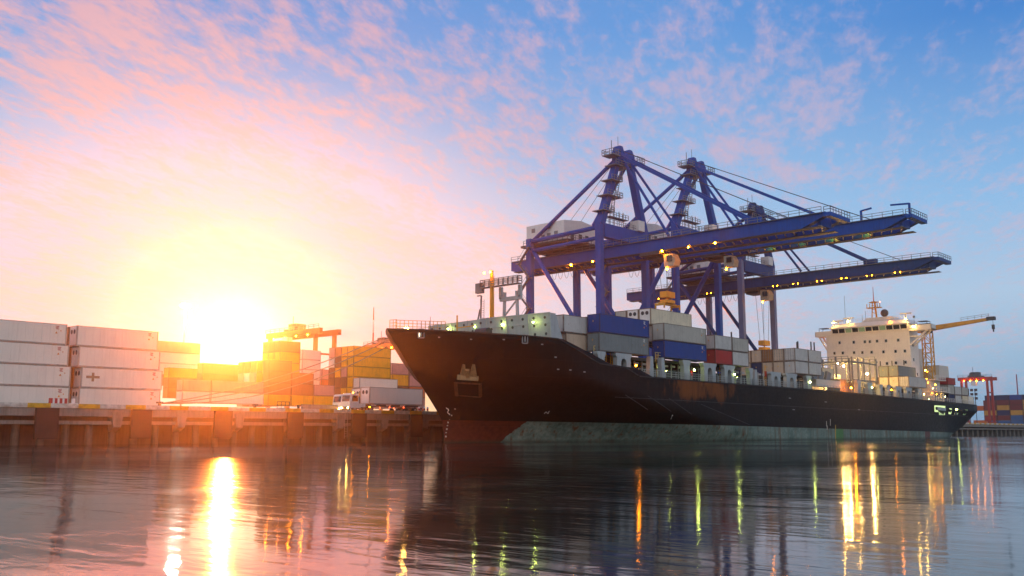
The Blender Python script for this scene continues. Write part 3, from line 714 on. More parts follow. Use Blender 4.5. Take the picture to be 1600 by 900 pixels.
def hull_mat():
    m, k, b = bsdf('ship_hull_paint')
    co = k.node('ShaderNodeNewGeometry').outputs['Position']
    x, y, z = k.node('ShaderNodeSeparateXYZ', {0: co}).outputs
    n = k.noise(co, .22, 7, .62, .3); n2 = k.noise(co, 1.6, 6, .6)
    st = k.node('ShaderNodeMapping', {'Vector': co, 'Scale': (.9, .9, .055)}).outputs[0]; ns = k.noise(st, 1.3, 6, .65)
    blk = k.ramp(n, [(.3, (.0030, .0028, .0028)), (.55, (.0065, .0058, .0056)), (.75, (.015, .011, .009))])
    blk = k.mix(k.mr(ns, .52, .72, 0, .5), blk, (.026, .017, .012))
    # the worn, rusty sheet amidships
    rx = k.m('MULTIPLY', k.mr(x, 126, 141, 0, 1, True), k.mr(x, 168, 151, 0, 1, True))
    rz = k.m('MULTIPLY', k.mr(z, 5.2, 8.4, 0, 1, True), 1.0)
    stp = k.node('ShaderNodeMapping', {'Vector': co, 'Scale': (.55, .55, .22)}).outputs[0]
    rm = k.mr(k.m('ADD', k.noise(stp, .8, 7, .62), k.m('MULTIPLY', k.m('MULTIPLY', rx, rz), .32)), .66, .80, 0, .72)
    rm = k.m('MULTIPLY', rm, k.m('MULTIPLY', rx, rz))
    blk = k.mix(rm, blk, k.ramp(ns, [(.3, (.10, .030, .008)), (.55, (.30, .09, .015)), (.75, (.16, .05, .012))]))
    # boot top: red forward, green aft, rust weeping from the seams
    red = k.ramp(n2, [(.3, (.085, .016, .010)), (.6, (.15, .03, .018))])
    grn = k.ramp(k.m('ADD', k.m('MULTIPLY', n, .5), k.m('MULTIPLY', n2, .5)), [(.34, (.06, .11, .095)), (.5, (.17, .245, .21)), (.66, (.30, .37, .32))])
    grn = k.mix(k.mr(k.m('ADD', ns, k.m('MULTIPLY', n2, .25)), .66, .80, 0, .9), grn, (.15, .055, .02))
    pat = k.m('MULTIPLY', k.m('GREATER_THAN', x, 199.5), k.m('LESS_THAN', x, 203.5)); grn = k.mix(k.m('MULTIPLY', pat, .7), grn, (.07, .26, .06))
    pat = k.m('MULTIPLY', k.m('GREATER_THAN', x, 252), k.m('LESS_THAN', x, 256)); grn = k.mix(k.m('MULTIPLY', pat, .8), grn, (.16, .03, .025))
    edge = k.m('ADD', x, k.m('ADD', k.m('MULTIPLY', z, -1.0), k.m('MULTIPLY', n2, 1.2)))
    boot = k.mix(k.m('GREATER_THAN', edge, 108.5), red, grn)
    boot = k.mix(k.mr(z, .55, .0, 0, .75), boot, (.03, .045, .03))                     # weed at the waterline
    zb = k.m('SUBTRACT', z, k.m('ADD', 3.35, k.m('MULTIPLY', k.m('SUBTRACT', x, 98), -.0105)))
    col = k.mix(k.m('LESS_THAN', k.m('ADD', zb, k.m('MULTIPLY', n2, .08)), .04), blk, boot)
    k.put(b.inputs['Base Color'], col)
    k.put(b.inputs['Roughness'], k.mr(n2, .3, .7, .42, .62)); b.inputs['Specular IOR Level'].default_value = .12
    br = k.node('ShaderNodeTexBrick', {'Scale': 1.0, 'Mortar Size': .018, 'Brick Width': 9.0, 'Row Height': 2.4})
    k.put(br.inputs['Vector'], k.node('ShaderNodeCombineXYZ', {0: x, 1: z, 2: 0.0}).outputs[0])
    hgt = k.m('ADD', k.m('MULTIPLY', br.outputs['Fac'], .5), k.m('MULTIPLY', k.noise(co, .5, 3, .5), 1.2))
    k.put(b.inputs['Normal'], k.node('ShaderNodeBump', {'Strength': .7, 'Distance': .05, 'Height': hgt}))
    return m
hull = MB(); hull.v = hv; hull.f = hf
hull_o = hull.build('hull', hull_mat(), ship)
for p in hull_o.data.polygons: p.use_smooth = abs(p.normal.z) < .9 and abs(p.normal.x) < .97
def hull_pt(px, py):
    """where a sight line meets the near side of the hull"""
    d = ray(px, py); t = 60.0
    for _ in range(4000):
        P = C0 + d * t
        if P.y > YC - half(P.x, P.z) and P.x > lerp_tab(P.z, STEM): return P
        t += .05
    return P
def side(X, z, off=.03): return Vector((X, YC - half(X, z) - off, z))
# bulwark cap and rubbing strakes
def strip(x0, x1, zf, wd, dp, n=40):
    m = MB()
    for i in range(n):
        a, b_ = x0 + (x1 - x0) * i / n, x0 + (x1 - x0) * (i + 1) / n
        m.bar(side(a, zf(a), dp / 2 - .02), side(b_, zf(b_), dp / 2 - .02), dp, wd)
    return m
HULLTRIM = paint('hull_trim_black', (.014, .012, .012), .5, 0, .2, .25)
strip(88, 127.4, lambda x: z_top(x) - .03, .16, .12, 60).build('bulwark_cap', HULLTRIM, ship)
strip(127.6, 296, lambda x: z_top(x) - .06, .2, .14, 50).build('sheer_strake', HULLTRIM, ship)
strip(122, 292, lambda x: 7.0 - (x - 122) * .006, .12, .06, 50).build('rubbing_strake', HULLTRIM, ship)
for (a, b_) in (((124, 7.4), (131, 5.2)), ((130, 7.4), (137, 5.0)), ((136, 7.2), (143, 4.6)), ((146, 6.4), (163, 2.9))):
    m = MB()
    for i in range(8):
        t0, t1 = i / 8, (i + 1) / 8
        P = side(a[0] + (b_[0] - a[0]) * t0, a[1] + (b_[1] - a[1]) * t0, .01); Q = side(a[0] + (b_[0] - a[0]) * t1, a[1] + (b_[1] - a[1]) * t1, .01); m.bar(P, Q, .07, .12)
    m.build('fender_bar', HULLTRIM, ship)
# anchor in its pocket
A = hull_pt(729, 590); nx = 1.0
def hq(px, py, off): P = hull_pt(px, py); P.y -= off; P.x -= off * .5; return P
anc = MB()
for sgn, (x0, x1, xt) in ((-1, (717, 727, 722.5)), (1, (731, 744, 738))):
    lo = [hq(x0, 591, .05), hq(x1, 591.5, .05)]; hi = hq(xt, 569, .05); hi2 = hq(xt + 3, 570, .05)
    lo2 = [hq(x0, 591, .45), hq(x1, 591.5, .45)]; hif = hq(xt, 569, .35); hi2f = hq(xt + 3, 570, .35)
    anc.add([lo[0], lo[1], hi2, hi, lo2[0], lo2[1], hi2f, hif], [(0, 1, 2, 3), (7, 6, 5, 4), (0, 4, 5, 1), (1, 5, 6, 2), (2, 6, 7, 3), (3, 7, 4, 0)])
anc.bar(hq(729, 592, .4), hq(729, 578, .4), .55, .45).bar(hq(713, 589.5, .35), hq(746, 592, .35), .6, .7)
anc.build('anchor', paint('rusty_anchor', (.42, .27, .13), .75, 0, .3, .7, 1.5), ship)
pk = MB()
pk.bar(hq(711, 597, .03), hq(750, 599, .03), .1, .45).bar(hq(711.5, 597, .03), hq(713.5, 619, .03), .5, .1).bar(hq(750, 599, .03), hq(750.5, 620, .03), .5, .1).bar(hq(713, 617, .03), hq(751, 620, .03), .1, .3)
pk.build('anchor_pocket_rim', RUSTY, ship)
# fairleads, scuppers, draught marks and small hull signs
for (px, py, wd, lit) in ((658, 521, 9, 1), (820, 529.5, 8, 0)):
    P, Q = hq(px - wd / 2, py, .06), hq(px + wd / 2, py + .3, .06)
    fr = MB(); zt, zb = P.z + .62, P.z - .62
    for (a, b_) in (((P.x, P.y, zb), (P.x, P.y, zt)), ((Q.x, Q.y, zb), (Q.x, Q.y, zt)), ((P.x, P.y, zt), (Q.x, Q.y, zt)), ((P.x, P.y, zb), (Q.x, Q.y, zb))): fr.bar(a, b_, .13)
    f = fr.build('fairlead', GALV, ship)
    M_ = (P + Q) / 2; MB().bar(P.lerp(Q, .42), P.lerp(Q, .58), .1, .8).build('roller', SHIPGREY, f)
    if lit: MB().bar(P.lerp(Q, .12) + Vector((0, .03, .0)), P.lerp(Q, .3) + Vector((0, .03, .0)), .04, .9).build('lit_opening', glow('fairlead_glow', (1, .86, .55), 3.0), f)
sc = MB()
for px, py in ((686, 527), (736, 530), (787, 530.5), (847, 538), (868, 558), (872, 577), (891, 578), (913, 581), (1234, 622), (1290, 628), (1240, 640), (1342, 640)):
    P, Q = hq(px - 1.6, py, .03), hq(px + 1.6, py + .2, .03); sc.bar(P, Q, .06, .16)
sc.build('scuppers', GALV, ship)
dm = MB()
for px, py in ((711, 639), (705.5, 649), (700, 660), (698, 670.5), (696.5, 682), (702.6, 655), (699, 665), (697, 676)):
    P, Q = hq(px - .9, py, .03), hq(px + .9, py, .03); dm.bar(P, Q, .05, .22 if py in (649, 660, 670.5, 682) else .12)
for px, py, a in ((1291, 662, 4), (1297, 660, 5), (1292, 668, 3)):
    P, Q = hq(px, py - a, .03), hq(px, py + a, .03); dm.bar(P, Q, .18, .05)
dm.build('draught_marks', paint('white_marks', (.75, .72, .66), .7), ship)
sg = MB()
for pts in ([(697, 637), (701, 640), (699, 644), (703, 648)], [(850, 646), (853, 643), (856, 646), (858, 642)], [(1048, 655), (1050, 649), (1051, 649)]):
    for a, b_ in zip(pts, pts[1:]): sg.bar(hq(*a, .03), hq(*b_, .03), .05, .16)
sg.build('thruster_sign', WHITEP, ship)
P, Q = hq(1305, 664, .04), hq(1305.2, 686, .04)
MB().bar(P, Q, .22, .06).build('draught_pole', paint('pale_yellow_mark', (.72, .50, .14), .6), ship)
# mooring deck openings at the stern, flat glowing panels in place of inside light
OPEN_GLOW = glow('mooring_opening_glow', (.78, 1.0, .42), .95)
def opening(x0, x1, z0, z1, glow_m, cut=0):
    m = MB(); t0 = .22
    outline = [(x0 + t0, z0), (x1 - t0, z0), (x1, z0 + t0), (x1, z1 - t0), (x1 - t0, z1), (x0 + t0, z1), (x0, z1 - t0), (x0, z0 + t0)]
    if cut: outline = [(x0 + t0, z0 + cut), (x0 + (x1 - x0) * .38, z0 + cut), (x0 + (x1 - x0) * .42, z0), (x1 - t0, z0), (x1, z0 + t0), (x1, z1 - t0), (x1 - t0, z1), (x0 + t0, z1), (x0, z1 - t0), (x0, z0 + cut + t0)]
    y = min(side(x0, z0, 0).y, side(x1, z1, 0).y)
    f = MB()
    f.add([tuple(side(a, b_, .05)) for a, b_ in outline], [tuple(range(len(outline)))])
    o = f.build('mooring_opening', glow_m, ship)
    r_ = MB(); n = len(outline)
    for i in range(n): r_.bar(side(*outline[i], .06), side(*outline[(i + 1) % n], .06), .12, .16)
    r_.build('rim', HULLTRIM, o)
    return o
o = opening(259.5, 268.3, 5.95, 8.55, OPEN_GLOW, .75)
MB().bar(side(260.6, 7.65, .32), side(267.0, 7.5, .32), .5, .75).build('gangway_roll', SHIPGREY, o)
MB().bar(side(260.2, 7.7, .36), side(261.0, 7.7, .36), .4, .7).build('winch', STEEL_D, o)
b = MB()
for i in range(9): b.bar(side(262.5 + .6 * i, 6.05, .12), side(262.5 + .6 * i, 7.1, .12), .07)
b.build('grating', STEEL_G, o)
opening(270.9, 273.6, 6.3, 8.0, OPEN_GLOW)
o = opening(276.0, 279.8, 6.3, 8.0, glow('dim_opening_glow', (.75, .95, .55), .35)); lamp(o, side(277.2, 7.7, .1), .13, LIME)
MB().box(276.2, 277.7, side(277, 7, .09).y - .05, side(277, 7, .09).y, 6.35, 7.3).build('inner_frame', STEEL_D, o)
opening(284.4, 287.6, 6.3, 7.9, glow('faint_opening_glow', (.60, .9, .35), .12))

# forecastle: breakwater, rails, masts
bw = MB(); N = 26
pts = []
for i in range(N + 1):
    y = 91.2 + (117.8 - 91.2) * i / N; x = 107.6 - 3.2 * (1 - abs(y - YC) / 13.3) * .35; pts.append((x, y))
for i in range(N): bw.hexa([(pts[i][0], pts[i][1], 15), (pts[i][0] + .12, pts[i][1], 15), (pts[i + 1][0] + .12, pts[i + 1][1], 15), (pts[i + 1][0], pts[i + 1][1], 15)],
                           [(pts[i][0] - .5, pts[i][1], 19.0), (pts[i][0] - .38, pts[i][1], 19.0), (pts[i + 1][0] - .38, pts[i + 1][1], 19.0), (pts[i + 1][0] - .5, pts[i + 1][1], 19.0)])
bwo = bw.build('breakwater', SHIPGREY, ship)
hl = MB()
for i in range(1, N, 2):
    for zz in (16.0, 17.3, 18.4):
        x, y = pts[i]; xo = x - .5 * (zz - 15) / 4
        hl.tube([(xo - .03, y, zz), (xo + .02, y, zz)], .22, 10)
hl.build('drain_hole', STEEL_D, bwo)
rib = MB()
for i in range(0, N + 1, 4): x, y = pts[i]; MB().bar((x - .06, y, 15), (x - .56, y, 19.05), .14, .12).build('stiffener', SHIPGREY, bwo)
rib.bar((pts[0][0] - .3, pts[0][1], 17.6), (pts[N // 2][0] - .35, pts[N // 2][1], 17.6), .12, .2).bar((pts[0][0] - .5, pts[0][1], 19.03), (pts[N // 2][0] - .5, pts[N // 2][1], 19.03), .16, .16)
rib.build('top_rail', SHIPGREY, bwo)
MB().hexa([(107.3, 91.1, 15), (110, 91.1, 15), (110, 91.3, 15), (107.3, 91.3, 15)], [(107.0, 91.1, 19.0), (108.2, 91.1, 19.0), (108.2, 91.3, 19.0), (107.0, 91.3, 19.0)]).build('breakwater_wing', SHIPGREY, ship)
MB().rail([side(88.0, 15.95, -.15) , side(90.3, 15.8, -.15), side(92.6, 15.7, -.15)], 1.3, .6, .035, 3).rail([(87.7, YC, 16), (88, side(88, 16, 0).y, 16)], 1.3, .6, .035, 3).build('bow_rail', paint('yellowed_rail', (.55, .36, .12), .6), ship)
fm = MB().tube([(108.5, YC, 15), (108.5, YC, 27.0)], .42, 10, .26).build('foremast', YELLOWP, ship, True)
MB().ladder((107.9, YC - .7, 15.5), (107.9, YC - .7, 26), .55, (.6, -1, 0)).build('ladder', YELLOWP, fm)
pl = MB()
pl.box(108.1, 109, YC - 6.0, YC + 2.2, 24.3, 24.45); pl.rail([(108.1, YC - 6, 24.45), (108.1, YC + 2.2, 24.45), (109, YC + 2.2, 24.45), (109, YC - 6, 24.45)], 1.1, 1.0, .05, 3, True)
pl.box(108.2, 108.9, YC + 2, YC + 3.4, 23.6, 25.2)
pl.build('lookout_platform', STEEL_G, fm)
for dy_ in (-.5, .9): lamp(fm, (107.7, YC + dy_, 26.6), .17, AMBER)
MB().tube([(107.6, YC + 1.1, 17.6), (107.0, YC + 1.1, 17.6)], .12, 10, .45).build('fog_horn', REDP, fm)
th = MB()
bx_ = 109.5
for s in (-1.6, 1.6):
    th.bar((bx_, YC - 3.2 + s, 15), (bx_, YC - 3.2 + s * .8, 23.4), .38)
th.bar((bx_, YC - 5.4, 22.3), (bx_, YC - 1.0, 22.3), .5, .6).bar((bx_, YC - 5.2, 22.4), (bx_, YC - 5.2, 24.3), .5).bar((bx_, YC - 1.1, 22.4), (bx_, YC - 1.1, 24.3), .5)
th.bar((bx_, YC - 4.7, 17), (bx_, YC - 1.7, 19.5), .2).bar((bx_, YC - 1.7, 19.5), (bx_, YC - 4.5, 22), .2).bar((bx_, YC - 4.7, 19.4), (bx_, YC - 1.7, 19.4), .2)
th.build('crane_rest', SHIPGREY, ship)
lp = at_x(750, 470, 108.5)
la = MB().bar((108.5, lp.y, 15), (108.5, lp.y - .3, 23.2), .2).bar((108.5, lp.y + 1.6, 15), (108.5, lp.y, 21), .18).ladder((108.2, lp.y - .8, 15), (108.2, lp.y - .8, 22.5), .6, (.6, -1, 0)).bar((108.5, lp.y - .2, 23.2), (108.5, lp.y + .6, 23.2), .18)
la.build('vent_mast', STEEL_G, ship)
MB().bar((99.5, 103, 15.4), (99.5, 103, 18.9), .16).bar((99.5, 103, 17.0), (101, 100.5, 17.3), .14).build('flag_staff', YELLOWP, ship)
MB().bar((95, 104, 15.6), (95, 104, 18.4), .05).build('aerial', STEEL_D, ship)
for y in (99.5, 108): MB().tube([(101.5, y - 1.2, 16.2), (101.5, y + 1.2, 16.2)], .7, 12).build('windlass', STEEL_D, ship)
for (px, py) in ((637, 511), (641, 511.5)): P = hull_pt(px, 516); lamp(ship, (P.x, P.y + .5, 16.1), .13, WARM)
for px, py in ((700, 514), (742, 510), (785, 507.5), (833, 503.5)): lamp(ship, at_x(px, py, 106.2), .11, LIME, name='deck_lamp')

# hatch coaming, dark passage and the white lashing stanchions under the boxes
for hc in ((112, 197, 93.6, 117, 10.3, 12.4), (224, 257, 93.6, 117, 10.0, 12.0)): MB().box(*hc).build('hatch_coaming', SHIPDARK, ship)
for hc in ((112.5, 165, 92.6, 117, 13.35, 13.85), (182.5, 196, 92.6, 117, 12.9, 13.3), (236, 257.3, 92.6, 117, 12.3, 12.7)): MB().box(*hc).build('hatch_cover', SHIPDARK, ship)
MB().rail([side(x, z_top(x), -.25) for x in (128, 145, 165, 185, 205, 225, 245, 257.5)], 1.15, 1.5, .035, 3).build('deck_rail', SHIPGREY, ship)
def stanchion(pl_, pr_, kind, zt):
    """lashing stanchion at the deck edge spanning photo columns pl_..pr_ (converted to the deck line Y 90.6)"""
    ym = 90.75; x0 = at_y(pl_, 590, ym).x; x1 = at_y(pr_, 590, ym).x; zb = z_top(x0) - .1; y0, y1 = ym - .35, ym + .45
    m = MB(); w_ = (x1 - x0)
    if kind == 'arch':
        lg = w_ * .30; n = 8; r_ = (w_ - 2 * lg) / 2; xm = (x0 + x1) / 2; zs = zt - .8 - r_
        poly = [(x0, zb), (x0 + lg, zb), (x0 + lg, zs)] + [(xm - r_ * math.cos(math.pi * i / n), zs + r_ * math.sin(math.pi * i / n)) for i in range(1, n)] + [(x1 - lg, zs), (x1 - lg, zb), (x1, zb), (x1, zt - .7), (x1 + .35, zt - .35), (x1 + .35, zt), (x0 - .35, zt), (x0 - .35, zt - .35), (x0, zt - .7)]
        # split in quads for a clean fill: two legs, head
        m.prism([(x0, zb), (x0 + lg, zb), (x0 + lg, zs), (x0, zs)], 'y', y0, y1); m.prism([(x1 - lg, zb), (x1, zb), (x1, zs), (x1 - lg, zs)], 'y', y0, y1)
        arc = [(xm - r_ * math.cos(math.pi * i / n), zs + r_ * math.sin(math.pi * i / n)) for i in range(n + 1)]
        topz = zt - .7
        for (a, b_) in zip(arc, arc[1:]): m.prism([a, b_, (b_[0], topz), (a[0], topz)], 'y', y0, y1)
        m.prism([(x0, zs), (x0 + lg, zs), (x0 + lg, topz), (x0, topz)], 'y', y0, y1); m.prism([(x1 - lg, zs), (x1, zs), (x1, topz), (x1 - lg, topz)], 'y', y0, y1)
        m.prism([(x0, topz), (x1, topz), (x1 + .35, zt - .35), (x1 + .35, zt), (x0 - .35, zt), (x0 - .35, zt - .35)], 'y', y0, y1)
    elif kind == 'lean':
        m.prism([(x0, zb), (x1, zb), (x1 - .1, zt), (x0 + .45, zt)], 'y', y0, y1)
    elif kind == 'leanr':
        m.prism([(x0, zb), (x1, zb), (x1 - .45, zt), (x0 + .1, zt)], 'y', y0, y1)
    else:
        m.prism([(x0 + .12, zb), (x1 - .12, zb), (x1 - .12, zt - 1.0), (x1 + .2, zt - .4), (x1 + .2, zt), (x0 - .2, zt), (x0 - .2, zt - .4), (x0 + .12, zt - 1.0)], 'y', y0, y1)
    m.build('lashing_stanchion', SHIPGREY, ship)
for pl_, pr_, kd, zt in ((932, 943, 'plain', 13.95), (962, 983, 'arch', 13.95), (1012, 1019, 'lean', 13.95), (1031, 1038, 'leanr', 13.9), (1066, 1076, 'plain', 13.9), (1098, 1116, 'arch', 13.75),
                         (1130, 1145, 'arch', 13.7), (1169, 1174, 'plain', 13.6), (1176, 1181, 'lean', 13.4), (1203, 1217, 'arch', 13.3), (1227, 1242, 'arch', 13.3), (1258, 1265, 'plain', 13.2),
                         (1337, 1342, 'plain', 13.2), (1353, 1360, 'plain', 12.9), (1372, 1376, 'plain', 12.7), (1384, 1388, 'plain', 12.7), (1397, 1405, 'arch', 12.6), (1413, 1421, 'arch', 12.6), (1431, 1437, 'plain', 12.5)):
    stanchion(pl_, pr_, kd, zt)
fx = MB()
for x in [129 + 2.2 * i for i in range(30)]:
    if 128 < x < 195: fx.bar((x, 93.4, 10.6), (x, 93.4, 13.3), .16).bar((x, 93.45, 12.9), (x + 1.1, 93.45, 12.9), .35)
fx.build('coaming_stay', SHIPGREY, ship)
for px in (946, 956, 1027, 1126, 1196):
    P = at_y(px, 590, 91.6); MB().ladder((P.x, 91.6, 10.6), (P.x, 91.6, 14.6), .5, (1, 0, 0), .4, .04).build('deck_ladder', YELLOWP, ship)
for px in (928, 970, 1024, 1112): 
    P = at_y(px, 560, 91.3); MB().rail([(P.x, 91.3, 13.4), (P.x + 1.7, 91.3, 13.4), (P.x + 1.7, 92.5, 13.4)], 1.4, .8, .045, 3).build('walkway_cage', paint('pale_yellow_rail', (.62, .50, .20), .6), ship)
for px, py, mt, rr in ((994, 571, AMBER, .15), (1085, 578, LIME, .15), (1028, 574, LIME, .06), (1148, 585, LIME, .12), (1152, 590, LIME, .07), (1266, 597, LIME, .15), (1330, 606, SODIUM, .17), (1363, 605.5, LIME, .11), (1377, 608, WARM, .09), (1393, 609, AMBER, .11), (1207, 590, WARM, .06), (1041, 580, LIME, .06), (1444, 616, WARM, .12)):
    P = at_y(px, py, 90.35 if rr > .1 else 92.4); o = lamp(ship, P, rr, mt, name='deck_lamp'); MB().bar(P + Vector((0, .25, .28)), P + Vector((0, .2, -.3)), .14).build('lamp_bracket', STEEL_G, o)
for px, py in ((1080, 583), (1196, 584)): P = at_y(px, py, 91.5); MB().box(P.x - .18, P.x + .18, 91.3, 91.6, P.z - .5, P.z + .5).build('fire_box', REDP, ship)
# deck machinery and lashing bridges between the boxes
mh = MB(); mx0, mx1 = at_y(1273, 600, 92).x, at_y(1311, 600, 92).x
mh.box(mx0, mx1, 91.6, 93.5, 11.3, 12.8).build('folded_gangway', SHIPCREAM, ship)
m_ = MB()
for i in range(3): x = mx0 + 2 + 3.4 * i; m_.prism([(x, 12.9), (x + 2.3, 12.9), (x + 2.8, 14.6), (x + 1.0, 15.0)], 'y', 93.5, 97)
m_.build('ventilator', STEEL_G, ship)
MB().box(mx1 + .5, mx1 + 4, 92, 95, 10.3, 13.3).box(mx1 + 5.5, mx1 + 9, 92.5, 95.5, 10.3, 12.7).build('winch_house', paint('rusty_cream', (.55, .38, .18), .6, 0, .2, .7, .8), ship)
def lashing_bridge(x, y0, y1, z0, z1, npost, mat):
    m = MB()
    for i in range(npost): y = y0 + (y1 - y0) * i / (npost - 1); m.bar((x, y, z0), (x, y, z1 + (1.2 if i % 2 else .7)), .30)
    for z in (z0 + (z1 - z0) * .42, z1): m.box(x - .55, x + .55, y0 - .2, y1 + .2, z - .3, z)
    m.rail([(x - .5, y0, z1), (x - .5, y1, z1)], 1.1, 1.6, .05, 2)
    m.build('lashing_bridge', mat, ship)
lashing_bridge(213, 92, 117, 10.3, 17.6, 9, STEEL_G); lashing_bridge(227, 91.5, 117, 10.2, 18.2, 8, STEEL_G)
m_ = MB()
for i in range(5): x = 213.5 + 3.3 * i; m_.bar((x, 91.6, 10.3), (x, 91.6, 18.6), .3)
m_.box(213.5, 227, 91.3, 91.9, 17.3, 17.6).box(213.5, 227, 91.3, 91.9, 13.2, 13.5)
m_.build('cell_guide_frame', STEEL_G, ship)
MB().box(216, 224, 99, 112, 10.2, 15.2).build('hold_access_house', SHIPCREAM, ship)
for px, py, mt in ((1309, 567, WARM), (1332, 566.5, LIME), (1355, 584, LIME), (1296, 598, WARM), (1318, 572, WARM)): lamp(ship, at_y(px, py, 97.5), .2, FLOOD, name='floodlight')
po = MB()
for x, y in ((160, 96), (162, 96), (163.4, 93.5), (190, 93), (191.6, 94), (193, 91.5), (194.5, 91.5)): po.bar((x, y, 18.6), (x, y, 20.6), .22)
for y in (92, 95, 98): po.bar((246, y, 18.3), (246, y, 19.6), .22)
po.build('stacking_post', STEEL_D, ship)

# bridge house
HX0, HX1 = 258.0, 264.0
MB().box(HX0, HX1, 94.6, 117.7, 9.6, 28.6).build('bridge_house', SHIPWHITE, ship)
hs = MB().box(HX1, 275, 97.5, 114.5, 9.6, 24.5).build('aft_house', SHIPCREAM, ship)
MB().hexa([(HX0 - .25, 94.6, 28.6), (HX1 + 1, 94.6, 28.6), (HX1 + 1, 116, 28.6), (HX0 - .25, 116, 28.6)], [(HX0 - .6, 94.6, 30.2), (HX1 + 1, 94.6, 30.2), (HX1 + 1, 116, 30.2), (HX0 - .6, 116, 30.2)]).build('wheelhouse', SHIPWHITE, ship)
ng = 11
for i in range(ng):
    y1 = 94.9 + (115.7 - 94.9) * i / ng + .14; y2 = 94.9 + (115.7 - 94.9) * (i + 1) / ng - .14
    lit = i in (3, 6, 8)
    fr = MB().hexa([(HX0 - .34, y1, 28.85), (HX0 - .24, y1, 28.85), (HX0 - .24, y2, 28.85), (HX0 - .34, y2, 28.85)], [(HX0 - .62, y1, 29.95), (HX0 - .52, y1, 29.95), (HX0 - .52, y2, 29.95), (HX0 - .62, y2, 29.95)])
    fr.build('wheelhouse_window', glow('lit_bridge_glass', (.20, .30, .16), .32) if lit else GLASSD, ship)
wf = MB().box(HX0 + 1, HX1 - 1, 94.56, 94.62, 28.9, 29.9).build('side_window', GLASSD, ship)
MB().hexa([(HX0 - .9, 94.3, 30.2), (HX1 + 1.3, 94.3, 30.2), (HX1 + 1.3, 116.3, 30.2), (HX0 - .9, 116.3, 30.2)], [(HX0 + .2, 95.2, 31.4), (HX1 + 1, 95.2, 31.4), (HX1 + 1, 115.4, 31.4), (HX0 + .2, 115.4, 31.4)]).build('wheelhouse_roof', SHIPWHITE, ship)
MB().hexa([(HX0 + 1, 98.5, 31.4), (HX1, 98.5, 31.4), (HX1, 108, 31.4), (HX0 + 1, 108, 31.4)], [(HX0 + 1.6, 99.5, 32.6), (HX1, 99.5, 32.6), (HX1, 106.5, 32.6), (HX0 + 1.6, 106.5, 32.6)]).build('monkey_island', SHIPCREAM, ship)
MB().rail([(HX0 - .3, 95, 31.4), (HX0 - .3, 115.6, 31.4)], 1.0, 1.5, .03, 2).build('roof_rail', SHIPWHITE, ship)
for s, (y0, y1) in ((1, (88.8, 94.6)), (-1, (116.0, 120.8))):
    wz = 28.5
    m = MB().box(HX0 - .2, HX0 + 3.2, y0, y1, wz - .35, wz)
    m.box(HX0 - .3, HX0 - .2, y0, y1, wz - .34, wz + 1.1).box(HX0 + 3.2, HX0 + 3.3, y0, y1, wz - .34, wz + 1.1)
    ye = y0 if s == 1 else y1
    m.box(HX0 - .3, HX0 + 3.3, min(ye, ye + .1 * s), max(ye, ye + .1 * s), wz - .33, wz + 1.09)
    wg = m.build('bridge_wing', SHIPWHITE, ship)
    yi = y1 - .05 if s == 1 else 117.65; yo = y0 + 1.2 if s == 1 else y1 - 1.0
    for wx in (.2, 2.8): MB().bar((HX0 + wx, yi, 24.4), (HX0 + wx, yo, wz - .4), .4).bar((HX0 + wx, yi, wz - 1.8), (HX0 + wx, (yi + yo) / 2, wz - 1.8), .25).build('wing_brace', SHIPWHITE, wg)
    MB().box(HX0 + .2, HX0 + 2.8, min(yo, yo + 2.4 * s), max(yo, yo + 2.4 * s), wz + 2.0, wz + 2.12).bar((HX0 + .3, yo, wz), (HX0 + .3, yo, wz + 2), .1).bar((HX0 + 2.7, yo, wz), (HX0 + 2.7, yo, wz + 2), .1).build('wing_awning', STEEL_D, wg)
def port(px, py):
    P = at_x(px, py, HX0); f = MB().box(HX0 - .06, HX0 + .02, P.y - .36, P.y + .36, P.z - .42, P.z + .42).build('cabin_window', SHIPGREY, ship)
    MB().box(HX0 - .075, HX0 - .05, P.y - .25, P.y + .25, P.z - .32, P.z + .32).build('pane', GLASSD, f)
for px, py in ((1312, 535.5), (1334, 534.8), (1351.5, 534), (1359.3, 533.8), (1370.5, 533), (1384.5, 532.5), (1403.5, 531.5), (1304, 552), (1317, 551.5), (1334.5, 551), (1347.5, 550.8), (1362, 550.3), (1380.5, 549.8), (1399.5, 549), (1414, 548.5), (1415, 566), (1400, 567), (1386, 568)): port(px, py)
for x, z in ((260.0, 24.5), (260, 20.6), (262, 16.8)): MB().box(x - .3, x + .3, 94.54, 94.62, z - .4, z + .4).build('cabin_window', GLASSD, ship)
for px, py, mt in ((1302, 504.5, WARM), (1325, 502, WARM), (1390.5, 502.5, AMBER), (1415, 498.5, WARM), (1427, 510, WARM)):
    P = at_x(px, py, HX0 - .7); o = lamp(ship, P, .15, mt, name='floodlight'); MB().bar(P + Vector((.15, 0, -.1)), P + Vector((.6, 0, -1.0)), .12).build('lamp_bracket', SHIPGREY, o)
